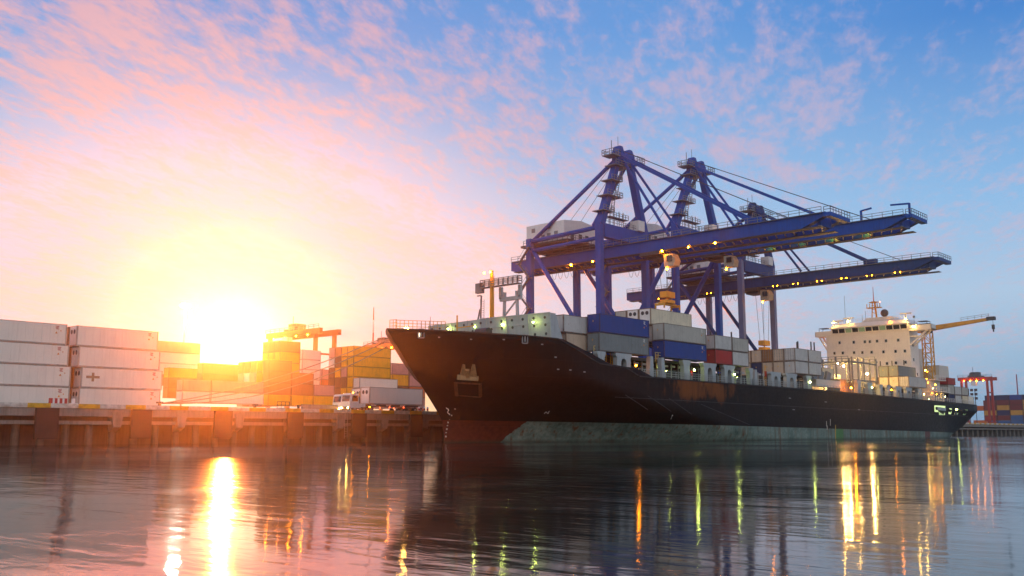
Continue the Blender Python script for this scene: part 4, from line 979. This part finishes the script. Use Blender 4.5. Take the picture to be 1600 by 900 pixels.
# signal mast, radars, dome
sm = at_x(1365, 490, 259.5); my = sm.y
rm_ = MB().bar((260, my - .7, 32.6), (260, my - .35, 37.2), .22).bar((260, my + .7, 32.6), (260, my + .35, 37.2), .22).bar((261.2, my, 32.6), (260.4, my, 37.2), .22)
for z in (33.6, 34.6, 35.6, 36.6): rm_.bar((260, my - .6, z), (260, my + .6, z + .6), .14)
rm_.box(259.3, 260.9, my - 1.9, my + 1.9, 35.3, 35.5).box(259.5, 260.7, my - 1.2, my + 1.2, 36.8, 37.0)
for y in (-1.8, -1.1, 1.0, 1.8): rm_.bar((259.6, my + y, 35.5), (259.6, my + y, 36.5), .16)
rmo = rm_.build('signal_mast', YELLOWP, ship)
MB().tube([(260, my, 37), (260, my, 41.2)], .16, 6, .06).build('mast_pole', paint('mast_red', (.45, .16, .14), .6), rmo)
lamp(rmo, (259.5, my - 1.9, 36.8), .12, RED_L)
MB().ball((260, my - 2.8, 33.7), 1.05, 14, 8).build('satellite_dome', paint('dark_dome', (.09, .07, .065), .6), ship, True)
for px, py in ((1310, 502), (1326, 497.5), (1415, 490)):
    P = at_x(px, py, 259.5)
    r_ = MB().bar((259.5, P.y, 31.4), (259.5, P.y, P.z - .1), .25).build('radar_post', SHIPCREAM, ship)
    MB().box(259.2, 259.8, P.y - 1.5, P.y + 1.5, P.z - .1, P.z + .18).build('radar_scanner', SHIPCREAM, r_)
ae = MB()
for px, py, z0 in ((1319, 462, 31.4), (1352, 486, 31.4), (1428, 496, 29.6), (1347, 492, 31.4)): P = at_x(px, py, 260); ae.bar((260, P.y, z0), (260, P.y, P.z), .07)
P = at_x(1428, 495, 260); ae.ball(tuple(P), .35, 8, 5)
ae.build('aerials', STEEL_G, ship)
# provisions crane with the yellow jib, and the after end of the house
cx = 270.0
tw = MB()
for dx_ in (-1.1, 1.1):
    for dy_ in (-1.1, 1.1): tw.bar((cx + dx_, 94.2 + dy_, 9.6), (cx + dx_, 94.2 + dy_, 28.4), .26)
for i in range(7):
    z = 10 + 2.6 * i
    for dx_ in (-1.1, 1.1): tw.bar((cx + dx_, 93.1, z), (cx + dx_, 95.3, z + 2.6), .16).bar((cx + dx_, 93.1, z), (cx + dx_, 95.3, z), .16)
    for dy_ in (-1.1, 1.1): tw.bar((cx - 1.1, 94.2 + dy_, z), (cx + 1.1, 94.2 + dy_, z + 2.6), .16)
tw.build('crane_tower', YELLOWP, ship)
jb = MB().hexa([(cx - .7, 96.5, 29.0), (cx + .7, 96.5, 29.0), (cx + .7, 96.5, 29.0), (cx - .7, 96.5, 29.0)], [(cx - .7, 96.5, 30.4), (cx + .7, 96.5, 30.4), (cx + .7, 96.5, 30.4), (cx - .7, 96.5, 30.4)]) if False else MB()
jb.bar((cx, 96.6, 29.3), (cx, 77.4, 31.1), 1.3, 1.5, (0, 0, 1), .7, .7)
jib = jb.build('crane_jib', paint('jib_yellow', (.58, .30, .03), .5, 0, .2, .2), ship)
MB().rail([(cx - .4, 85, 31.0), (cx - .4, 78, 31.5)], .9, 1.6, .04, 2).build('jib_rail', STEEL_G, jib)
MB().box(cx - .7, cx + .7, 76.6, 78.6, 30.7, 31.6).build('jib_head', STEEL_D, jib)
MB().bar((cx, 77.2, 30.8), (cx, 77.2, 29.3), .08).box(cx - .35, cx + .35, 76.9, 77.5, 28.3, 29.5).bar((cx, 77.2, 28.4), (cx, 77.2, 27.6), .28).build('hook_block', STEEL_D, jib)
MB().tube([(cx, 94.2, 28.4), (cx, 94.2, 29.6)], 1.5, 12).box(cx - 1.3, cx + 1.3, 93, 96.4, 29.6, 31.0).build('slewing_house', STEEL_D, ship)
ah = MB(); ah.box(264.1, 272, 91.4, 97.5, 9.6, 12.2).box(264.1, 271.5, 92.2, 97.6, 12.4, 15.3)
ah.build('after_deckhouse', SHIPCREAM, ship)
MB().box(264.1, 274.6, 90.6, 97.4, 12.2, 12.4).box(264.1, 273, 91.0, 97.4, 15.3, 15.5).rail([(264.2, 90.7, 12.4), (274.5, 90.7, 12.4)], 1.1, 1.3, .05, 3).rail([(264.2, 91.1, 15.5), (272.9, 91.1, 15.5)], 1.1, 1.3, .05, 3).build('after_gallery', SHIPWHITE, ship)
for x in (265.2, 266.8, 268.4, 270.0): MB().box(x - .35, x + .35, 91.34, 91.42, 9.9, 11.8).build('deck_door', STEEL_D, ship)
for px, py, mt, rr in ((1446, 578.5, WARM, .2), (1449, 581, AMBER, .15), (1461.5, 601, AMBER, .22), (1450, 598, AMBER, .14), (1456, 614.5, AMBER, .14), (1463.5, 616, AMBER, .13), (1477, 619.5, WARM, .16), (1458, 607, WARM, .12), (1451, 624, LIME, .1), (1448, 592, AMBER, .12)):
    lamp(ship, at_y(px, py, 90.4), rr * .55, mt, name='deck_lamp')
MB().box(275.5, 283, 93.5, 112, 9.4, 19.9).build('engine_casing', SHIPCREAM, ship)
MB().rail([side(x, z_top(x), -.25) for x in (258, 270, 285, 296)], 1.1, 1.5, .035, 3).build('stern_rail', SHIPWHITE, ship)

# ---- boxes carried by the ship
G_S = 'containers carried on the ship deck'
def ship_box(px, py, X, Y, z, L, H, c, lab, **kw):
    return container(X, Y, z, L, H, c, lab, G_S, **kw)
# bay nearest the bow
ship_box(0, 0, 112.6, 93.2, 16.7, 6.06, 2.75, 'silver', 'pale grey container with a yellow diamond, foremost behind the breakwater, upper', end='front')
ship_box(0, 0, 113.2, 93.2, 13.9, 6.06, 2.75, 'beige', 'rusty beige container below the foremost pale grey one', end='door')
ship_box(0, 0, 111.4, 95.75, 16.7, 6.06, 2.75, 'silver', 'pale grey container with a teal edge, second from the breakwater end', end='door')
ship_box(0, 0, 112.0, 95.75, 13.9, 6.06, 2.75, 'teal', 'teal container low behind the end of the breakwater', end='door')
ship_box(0, 0, 110.6, 98.3, 16.7, 6.06, 2.75, 'beige', 'rusty beige container half hidden by the breakwater', end='door')
ship_box(0, 0, 110.6, 100.85, 16.7, 6.06, 2.75, 'stone', 'stone grey container mostly hidden behind the breakwater', end='door')
# bay two
ship_box(0, 0, 118.1, 90.45, 16.95, 13.4, 2.9, 'blue', 'big blue container on top of the dark grey one behind the bow', end='front', marks='w')
ship_box(0, 0, 117.9, 90.45, 14.0, 13.4, 2.9, 'grey', 'dark grey container below the big blue one behind the bow', end='front', marks='w')
for j in (1, 2, 3): 
    ship_box(0, 0, 120.2, 90.45 + 2.55 * j, 16.95, 12.19, 2.9, ['stone', 'cream', 'stone'][j - 1], f'{["stone grey","cream","stone grey"][j-1]} container in the {["second","third","fourth"][j-1]} row behind the big blue container', end='door', detail=1)
# bay three
ship_box(0, 0, 135.8, 90.45, 16.95, 13.4, 2.9, 'stone', 'long stone grey container lying on the lower blue one amidships', end='front', marks='w')
ship_box(0, 0, 135.8, 90.45, 14.0, 13.4, 2.9, 'blue', 'blue container at the bottom of the pile before the red one', end='front', marks='w')
ship_box(0, 0, 135.7, 93.0, 19.75, 12.9, 2.85, 'cream', 'cream refrigerated container with round fans, highest on the ship', kind='reefer', end='unit')
ship_box(0, 0, 135.7, 95.55, 19.75, 12.9, 2.85, 'cream', 'cream refrigerated container behind the highest one with round fans', kind='reefer', end='unit')
ship_box(0, 0, 135.7, 98.1, 19.75, 12.9, 2.85, 'stone', 'stone grey container, third across in the highest tier', end='front')
for j in (1, 2, 3): ship_box(0, 0, 136.4, 90.45 + 2.55 * j, 16.85, 12.19, 2.85, 'stone', f'stone grey container under the highest tier, {["first","second","third"][j-1]} row in', end='door', detail=1)
# bay four
for i, (c, X, z, lab) in enumerate((('silver', 152.1, 16.45, 'pale grey container standing on the red one'), ('red', 152.1, 13.8, 'red container below a pale grey one amidships'),
                                    ('stone', 158.3, 16.45, 'stone grey container right of the box on the red one'), ('silver', 158.2, 13.8, 'pale grey container right of the red one'))):
    ship_box(0, 0, X, 90.45, z, 6.06, 2.6, c, lab, end='front' if i < 2 else 'door')
for j in (1, 2): ship_box(0, 0, 152.6, 90.45 + 2.55 * j, 16.3, 12.19, 2.6, 'stone', f'stone grey long container in row {["two","three"][j-1]} behind the box on the red one', detail=1)
# bay five: a broad front of box ends
C1 = ['silver', 'brown', 'brown', 'beige', 'silver', 'beige']; C2 = ['beige', 'beige', 'beige', 'navy', 'beige', 'navy']
E1 = ['door', 'door', 'door', 'front', 'front', 'front']; 
pos = ['nearest the rail', 'second from the rail', 'third from the rail', 'fourth from the rail', 'fifth from the rail', 'sixth from the rail']
C1 = ['silver', 'beige', 'brown', 'beige', 'beige', 'beige']
for j in range(6):
    ship_box(0, 0, 183.3, 90.45 + 2.5 * j, 16.05, 6.0, 2.6, C1[j] if j else 'silver', f'{CW[C1[j] if j else "silver"]} container with its end showing, upper tier, {pos[j]}', end=['door', 'door', 'door', 'front', 'front', 'front'][j])
    ship_box(0, 0, 183.2, 90.45 + 2.5 * j, 13.4, 6.0, 2.6, C2[j] if j else 'silver', f'{CW[C2[j] if j else "silver"]} container with its end showing, lower tier, {pos[j]}', end='front')
ship_box(0, 0, 189.4, 90.45, 16.05, 6.0, 2.6, 'silver', 'pale grey container at the after end of the broad bay, upper', end='front')
ship_box(0, 0, 189.3, 90.45, 13.4, 6.0, 2.6, 'silver', 'pale grey container at the after end of the broad bay, lower', end='front')
# bay six and seven
ship_box(0, 0, 203.2, 94.0, 13.3, 6.06, 2.45, 'cream', 'single cream container before the lattice of lashing posts', end='front')
ship_box(0, 0, 203.2, 96.6, 13.3, 6.06, 2.45, 'beige', 'beige container beside the single cream one', end='front')
ship_box(0, 0, 244.4, 90.45, 12.75, 12.0, 2.7, 'silver', 'whitish container with rusty end at the foot of the bridge house', end='door')
ship_box(0, 0, 244.4, 93.0, 12.75, 12.0, 2.7, 'cream', 'cream container, second from the rail before the bridge house, lower', end='front')
ship_box(0, 0, 244.4, 95.55, 12.75, 12.0, 2.7, 'cream', 'cream container, third from the rail before the bridge house, lower', end='front')
ship_box(0, 0, 244.4, 98.1, 12.75, 12.0, 2.7, 'beige', 'beige container, fourth from the rail before the bridge house, lower', end='front')
ship_box(0, 0, 244.5, 93.0, 15.5, 12.0, 2.75, 'grey', 'dark grey container in the upper tier before the bridge house', end='front')
ship_box(0, 0, 244.5, 95.55, 15.5, 12.0, 2.75, 'grey', 'dark grey container, inner one of two in the upper tier before the bridge house', end='front')
# aft of the house
ship_box(0, 0, 275.0, 91.3, 11.85, 5.0, 2.6, 'stone', 'stone grey container above the navy one at the stern', end='door')
ship_box(0, 0, 275.0, 91.3, 9.25, 5.0, 2.6, 'navy', 'navy container at the stern under a stone grey one', end='front')
t = ship_box(0, 0, 275.2, 91.3, 14.5, 6.0, 1.9, 'red', 'red container on top of the pile at the stern', end='front')
ship_box(0, 0, 280.3, 91.3, 11.85, 5.6, 2.3, 'silver', 'pale grey container in the upper tier near the stern', end='front')
ship_box(0, 0, 286.1, 91.3, 11.85, 5.6, 2.3, 'stone', 'stone grey container, aftermost of the upper tier', end='front')
ship_box(0, 0, 280.3, 91.3, 9.2, 5.2, 2.55, 'silver', 'pale grey container in the lower tier near the stern', end='front')
ship_box(0, 0, 286.0, 91.3, 9.2, 5.2, 2.55, 'cream', 'cream container in the lower tier near the stern', end='door')
ship_box(0, 0, 291.6, 91.5, 9.2, 5.0, 2.55, 'white', 'white container, last one at the stern', end='front')

# ------------------------------------------------------------------ ship-to-shore cranes
def quay_crane(x0, x1, dz, apex, tip, back, mat, matl, label, diag, lamps, trolley_y, house_y=(138.6, 150.2), lamp_m=SODIUM, inner=()):
    xm = (x0 + x1) / 2; W, Lr = 127.0, 147.5; zp = 47.5 + dz; gz0, gz1 = 40.3 + dz, 43.0 + dz; gxs = (xm - 3.1, xm + 3.1)
    t = thing('quay_crane', label, 'quay crane', (xm, (W + Lr) / 2, DZ), 'blue quay cranes reaching over the ship')
    for x in (x0, x1):
        for y in (W, Lr):
            MB().bar((x, y, DZ + 1.6), (x, y, zp - (0.0 if y == W else 1.0)), 1.42, 1.28, (1, 0, 0)).build('leg', matl, t)
    for y in (W, Lr):
        MB().box(x0 - 4, x1 + 4, y - .8, y + .8, DZ + 1.5, DZ + 3.2).build('sill_beam', matl, t)
        for x in (x0 - 2, x1 + 2):
            bo = MB().box(x - 2.2, x + 2.2, y - .5, y + .5, DZ + .7, DZ + 1.5).build('bogie', STEEL_D, t)
            MB().tube([(x - 1.3, y - .25, DZ + .4), (x - 1.3, y + .25, DZ + .4)], .4, 10).tube([(x + 1.3, y - .25, DZ + .4), (x + 1.3, y + .25, DZ + .4)], .4, 10).build('rail_wheel', STEEL_D, bo)
    MB().box(x0 + .9, x1 - .9, W - .85, W + .85, zp - 3.1, zp - .05).build('portal_beam', mat, t)
    MB().box(x0 + .8, x1 - .8, Lr - .7, Lr + .7, zp - 3.3, zp - 1.1).build('rear_portal_beam', mat, t)
    for x in (x0, x1):
        MB().tube([(x, W + .7, zp - 1.0), (x, Lr - .7, zp - 1.6)], .5, 10).tube([(x, W + .7, zp - 3.4), (x, Lr - .7, zp - 3.9)], .45, 10).build('side_tie', mat, t, True)
        if diag == 'rear_high': MB().tube([(x, Lr - .6, zp - 3.4), (x, W + .5, 17)], .52, 10).build('diagonal_brace', mat, t, True)
        else: MB().tube([(x, W + .6, zp - 5.5), (x, Lr - .5, 17)], .62, 10).build('diagonal_brace', mat, t, True)
        MB().tube([(x, W + .6, 15.5), (x, Lr - .6, 15.5)], .5, 8).build('lower_tie', matl, t, True)
    # twin box girders with a chamfered nose
    for gx in gxs:
        MB().prism([(back, gz0 + .4), (back - 1.5, gz0), (tip + 5.0, gz0), (tip, gz1 - .75), (tip, gz1), (back, gz1)], 'x', gx - .75, gx + .75).build('boom_girder', mat, t)
        MB().box(gx - .95, gx + .95, tip + 1, back - 1, gz0 - .12, gz0 - .004).build('trolley_rail', STEEL_D, t)
    n = 12
    for i in range(n): y = tip + 2 + (back - tip - 4) * i / (n - 1); MB().box(gxs[0] + .76, gxs[1] - .76, y - .35, y + .35, gz0 + .5, gz1 - .3).build('girder_tie', mat, t)
    und = MB()
    n = 40
    for i in range(n): y = tip + 1.5 + (back - tip - 3) * i / n; und.bar((gxs[0] + .6, y, gz0 + .3), (gxs[1] - .6, y + (back - tip) / n, gz0 + .3), .22)
    und.build('under_bracing', GALV, t)
    for s, gx in ((-1, gxs[0] - 1.3), (1, gxs[1] + 1.3)):
        w_ = MB().box(min(gx, gx - s * .55), max(gx, gx - s * .55), tip + .5, back - .5, gz1 - .25, gz1 - .17).build('walkway', STEEL_G, t)
        MB().rail([(gx, tip + .5, gz1 - .17), (gx, back - .5, gz1 - .17)], 1.1, 2.2, .045, 2).build('handrail', STEEL_G, w_)
    # A-frame
    ay = W - .6
    for s, x in ((-1, x0 + .3), (1, x1 - .3)):
        MB().bar((x, W, zp - .3), (xm + s * 1.9, ay, apex - 1.2), 1.7, 1.6, (1, 0, 0), 1.35, 1.3).build('a_frame_leg', mat, t)
    hd = MB().box(xm - 3.2, xm + 3.2, ay - .9, ay + .9, apex - 3.2, apex - 1.0).prism([(xm - 3.4, apex - 1.0), (xm - .4, apex - 1.0), (xm - 1.3, apex + .7), (xm - 2.4, apex + .7)], 'y', ay - .8, ay + .8).prism([(xm + .4, apex - 1.0), (xm + 3.4, apex - 1.0), (xm + 2.4, apex + .5), (xm + 1.3, apex + .5)], 'y', ay - .8, ay + .8).build('apex_head', mat, t)
    MB().box(xm - 6.0, xm - 3.2, ay - 1.6, ay + 1.6, apex - 2.2, apex - 2.0).rail([(xm - 6, ay - 1.6, apex - 2), (xm - 3.2, ay - 1.6, apex - 2), (xm - 3.2, ay + 1.6, apex - 2), (xm - 6, ay + 1.6, apex - 2)], 1.2, 1, .05, 2, True)\
        .bar((xm - 4.5, ay, apex - 2), (xm - 4.5, ay, apex + 1.6), .12).build('apex_platform', STEEL_G, hd)
    MB().box(xm + 3.2, xm + 6.2, ay - 1.6, ay + 1.6, apex - 2.2, apex - 2.0).rail([(xm + 3.2, ay - 1.6, apex - 2), (xm + 6.2, ay - 1.6, apex - 2), (xm + 6.2, ay + 1.6, apex - 2), (xm + 3.2, ay + 1.6, apex - 2)], 1.2, 1, .05, 2, True).build('apex_platform', STEEL_G, hd)
    MB().bar((xm - 2, ay, apex), (xm - 2, ay, apex + 3.0), .08).build('aerial', STEEL_G, hd)
    # climbing platforms and ladder up the bow-side leg
    la = Vector((x0 + .3, W, zp)); lb = Vector((xm - 1.9, ay, apex - 1.2))
    for i in range(4):
        c = la.lerp(lb, .16 + .22 * i); s_ = 1 if i % 2 else -1
        m = MB().box(c.x - 2.0, c.x + 2.0 + (1.6 if s_ > 0 else 0), c.y - 1.7, c.y + 1.5, c.z - .1, c.z + .05)
        m.rail([(c.x - 2, c.y - 1.7, c.z), (c.x + 2.0 + (1.6 if s_ > 0 else 0), c.y - 1.7, c.z), (c.x + 2.0 + (1.6 if s_ > 0 else 0), c.y + 1.5, c.z)], 1.1, 1.1, .05, 2)
        m.bar((c.x - 1.6, c.y - 1.2, c.z - .1), (c.x - .2, c.y, c.z - 1.6), .14)
        m.build('leg_platform', STEEL_G, t)
        if i < 3:
            d = la.lerp(lb, .16 + .22 * (i + 1))
            MB().ladder((c.x + 1.7, c.y - 1.2, c.z), (d.x + 1.0, d.y - 1.2, d.z), .8, (0, 1, 0), .5, .06).build('leg_ladder', STEEL_G, t)
    for s in (-1, 1):
        P = Vector((xm + s * 2.2, ay + .4, apex - 2.2)); xx = x0 if s < 0 else x1
        MB().tube([P, (xx, Lr - .8, zp - 1.6)], .46, 10).build('back_stay', mat, t, True)
        gx = gxs[0] if s < 0 else gxs[1]
        MB().bar((xm + s * 2.4, ay - .5, apex - 1.6), (gx, tip + 15.5, gz1 + .3), .46, .62).build('fore_stay', mat, t)
        MB().box(gx - .6, gx + .6, tip + 13.8, tip + 17, gz1 - .02, gz1 + 1.2).build('stay_anchor', mat, t)
        MB().bar((xm + s * 1.5, ay - .5, apex - 1.9), (gx, 112.5, gz1 + .3), .38, .5).build('inner_stay', mat, t)
        MB().tube([(xm + s * .9, ay - .4, apex - .2), (xm + s * .9, tip + 9, gz1 + .6)], .07, 5).tube([(xm + s * .7, ay + .4, apex - .8), (xm + s * 2, Lr - 4, zp + 1)], .05, 5).build('hoist_cable', STEEL_D, t)
    # machinery house
    hy0, hy1 = house_y; hx0, hx1 = xm - 6.9, xm + 6.0
    mh_ = MB().prism([(hx0, 45.4 + dz), (hx1, 45.4 + dz), (hx1, 50.2 + dz), ((hx0 + hx1) / 2, 50.9 + dz), (hx0, 50.2 + dz)], 'y', hy0, hy1).build('machinery_house', WHITEP, t)
    for (y, z) in ((148.0, 48.9), (143.2, 49.2), (141.0, 47.4), (143.2, 47.2), (145.0, 47.0)):
        wv = MB().box(hx0 - .06, hx0 + .02, y - .55, y + .55, z - .5 + dz, z + .5 + dz).build('house_window', STEEL_G, mh_)
    for x in (hx0 + 3, hx0 + 6, hx0 + 8.5): MB().box(x - .6, x + .6, hy0 - .06, hy0 + .02, 46 + dz, 47.6 + dz).build('house_door', STEEL_D, mh_)
    MB().box(hx0 - 1.2, hx1 + 1, hy0 - 2, hy1 + .8, 44.9 + dz, 45.38 + dz).box(hx0 + 1, hx1 - 1, hy0, hy1 - 1, 43.7 + dz, 44.9 + dz).build('house_platform', STEEL_D, t)
    MB().rail([(hx0 - 1.1, hy1, 45.4 + dz), (hx0 - 1.1, hy0 - 1.9, 45.4 + dz), (hx1 + .9, hy0 - 1.9, 45.4 + dz)], 1.1, 1.5, .05, 2).build('house_rail', STEEL_G, t)
    # zigzag stair beside the rear bow-side leg
    z = DZ + 3.4; i = 0; sx = x0 - 1.3
    st = MB()
    while z < zp - 4:
        ya, yb = (Lr - .8, Lr + 2.4) if i % 2 == 0 else (Lr + 2.4, Lr - .8)
        st.bar((sx, ya, z), (sx, yb, z + 3.6), .75, .14).box(sx - .6, sx + .6, yb - .5, yb + .5, z + 3.55, z + 3.68)
        st.bar((sx - .38, ya, z + 1), (sx - .38, yb, z + 4.6), .06).bar((sx + .38, ya, z + 1), (sx + .38, yb, z + 4.6), .06)
        z += 3.6; i += 1
    st.build('zigzag_stair', STEEL_G, t)
    # top gear on the portal beam
    tg = MB()
    for x in (xm - 2, xm + 1.5): tg.bar((x, W + 2, zp - .5), (x, W + 2, zp + 4.5), .14).bar((x + 1.6, W + 2, zp - .5), (x + 1.6, W + 2, zp + 4.5), .14).box(x - 1, x + 2.6, W + 1.2, W + 2.8, zp + 2.6, zp + 2.75)
    tg.rail([(xm - 3, W + 1.2, zp + 2.75), (xm + 4.1, W + 1.2, zp + 2.75)], 1.0, 1.2, .05, 2).rail([(x0 + 1, W - .8, zp), (x1 - 1, W - .8, zp)], 1.1, 1.5, .05, 2)
    tg.build('boom_hoist_frame', STEEL_G, t)
    MB().box(x1 - 4.6, x1 - 2.2, W - 1.6, W + .8, zp + .0, zp + 2.4).build('checker_cabin', WHITEP, t)
    # trolley with operator's cab and hanging ropes
    ty = trolley_y
    tr = MB().box(gxs[0] - .9, gxs[1] + .9, ty - 2.6, ty + 2.6, gz0 - .75, gz0 - .14).box(gxs[0] + 1, gxs[1] - 1, ty - 1.8, ty + 1.8, gz0 - 1.4, gz0 - .75).build('trolley', STEEL_D, t)
    cb = MB().prism([(ty - 5.6, gz0 - 3.6), (ty - 3.1, gz0 - 3.6), (ty - 3.1, gz0 - .9), (ty - 5.2, gz0 - .9), (ty - 5.9, gz0 - 2.2)], 'x', xm - 3.2, xm - 1.0).build('operator_cab', paint('cab_beige', (.42, .38, .30), .5, 0, .15, .2), tr)
    MB().box(xm - 3.43, xm - 3.38, ty - 5.3, ty - 3.9, gz0 - 2.6, gz0 - 1.3).build('cab_window', GLASSD, cb)
    lamp(tr, (xm - 2, ty - 3.0, gz0 - 3.9), .22, AMBER)
    for (ly, rr) in lamps: 
        o = lamp(t, (gxs[0] - .85, ly, gz0 - .25), rr, lamp_m, name='floodlight'); MB().box(gxs[0] - 1.1, gxs[0] - .7, ly - .3, ly + .3, gz0 - .02, gz0 + .18).build('lamp_hood', STEEL_D, o)
    if inner:
        for yy in inner: lamp(t, (xm + 1.2, yy, gz0 + 1.15), .2, SODIUM, name='inner_light')
    fe = MB()
    for i in range(9):
        ya, yb = W + 3 + 1.9 * i, W + 4.9 + 1.9 * i
        q = [(gxs[0] + 1.6, ya + (yb - ya) * j / 6, gz0 - .2 - 2.6 * (1 - ((j - 3) / 3) ** 2)) for j in range(7)]
        fe.tube(q, .05, 4)
    fe.build('festoon_cable', RUBBER, t)
    # nose: end platform and small davits
    MB().box(gxs[0] - 1.3, gxs[1] + 1.3, tip - 1.3, tip - .01, gz1 - 1.1, gz1 - .3).build('end_beam', mat, t)
    MB().rail([(gxs[0] - 1.3, tip - 1.3, gz1 - .3), (gxs[1] + 1.3, tip - 1.3, gz1 - .3)], 1.1, 1.2, .05, 2).rail([(gxs[0] - 1.3, tip, gz1 - .3), (gxs[0] - 1.3, tip - 1.3, gz1 - .3)], 1.1, 1.2, .05, 2).build('end_rail', STEEL_G, t)
    return t, xm, gz0, gz1, gxs
def spreader(xm, y, z, ztop, label, mat=YELLOWP):
    t = thing('spreader', label, 'spreader', (xm, y, z), 'yellow spreaders hanging from the cranes')
    MB().box(xm - 3.1, xm + 3.1, y - .3, y + .3, z + .35, z + .8).box(xm - 3.2, xm - 2.8, y - 1.2, y + 1.2, z + .1, z + .6).box(xm + 2.8, xm + 3.2, y - 1.2, y + 1.2, z + .1, z + .6).box(xm - 1.6, xm + 1.6, y - .9, y + .9, z + .81, z + 1.5).build('frame', mat, t)
    hb = MB().box(xm - 1.6, xm + 1.6, y - .9, y + .9, z + 2.0, z + 3.3).bar((xm - 1, y - .5, z + 1.45), (xm - 1, y - .5, z + 2.05), .2).bar((xm + 1, y + .5, z + 1.45), (xm + 1, y + .5, z + 2.05), .2).build('head_block', mat, t)
    rp = MB()
    for a in (-1.2, 1.2):
        for b_ in (-.6, .6): rp.bar((xm + a, y + b_, z + 3.25), (xm + a * 1.3, y + b_ * 2, ztop), .07)
    rp.build('hoist_ropes', STEEL_D, t)
    for a in (-3.0, 3.0):
        for b_ in (-1.1, 1.1): MB().box(xm + a - .19, xm + a + .19, y + b_ - .09, y + b_ + .09, z - .5, z + .2).build('corner_flipper', mat, t)
r1 = quay_crane(166.1, 183.5, 0.0, 65.6, 77.0, 158.0, CRANE, CRANE, 'blue quay crane standing nearest the bow, leftmost of three', 'rear_high', [(139.0, .24), (132.6, .18), (113.8, .2), (107.2, .17), (100.8, .22)], 117.0)
spreader(r1[1], 115.3, 28.4, r1[2] - 1.4, 'yellow spreader hanging above the highest cream containers')
r2 = quay_crane(196.3, 216.0, 4.3, 69.6, 73.2, 163.0, CRANE, CRANE, 'tallest blue quay crane, middle one, its jib reaching farthest right', 'front_high', [(141, .1)], 120.6, lamp_m=AMBER, inner=(84, 92, 99, 107, 114))
r3 = quay_crane(227.8, 245.4, -.1, 63.3, 78.6, 168.0, CRANE_D, CRANE_G, 'greyish blue quay crane farthest from the bow with a row of paired lamps', 'rear_high', [(y + d_, .095) for y in (157.2, 139.7, 129.9, 119.6, 113.8, 107.2, 100.7, 94.2, 87.2) for d_ in (-.65, .65)], 127.5, lamp_m=AMBER)
spreader(r3[1], 125.5, 22.7, r3[2] - 1.4, 'yellow spreader lowered beside the broad bay of box ends')
# davits on the long boom
for pa, pb, s in ((1345, 1361, 1), (1421, 1391, -1)):
    x = r2[4][0]; yy, ye = at_x(pa, 325, x).y, at_x(pb, 315, x).y
    d = MB().bar((x, yy, r2[3]), (x, yy, r2[3] + 2.3), .4).bar((x, yy, r2[3] + 2.2), (x, ye, r2[3] + 2.5), .34)
    tag(d.build('davit', CRANE), ['small blue davit on the long boom, inner one pointing outwards', 'small blue davit at the tip of the long boom pointing inwards'][0 if s > 0 else 1], 'davit', 'davits on the long boom')

# ------------------------------------------------------------------ haze added for the orange flare glow near the sun
def haze_mat():
    m = bpy.data.materials.new('flare_glow_haze'); m.use_nodes = True
    k = NT(m.node_tree); k.n.clear()
    o = k.node('ShaderNodeOutputMaterial'); v = k.node('ShaderNodeVolumePrincipled')
    v.inputs['Color'].default_value = (1.0, .93, .86, 1); v.inputs['Density'].default_value = .00024; v.inputs['Anisotropy'].default_value = .92
    k.l.new(v.outputs[0], o.inputs['Volume'])
    return m
hz = MB().box(-200, EXT + 20, -200, YXT + 15, -4.0, 76).build('haze', haze_mat(), kind='stuff')
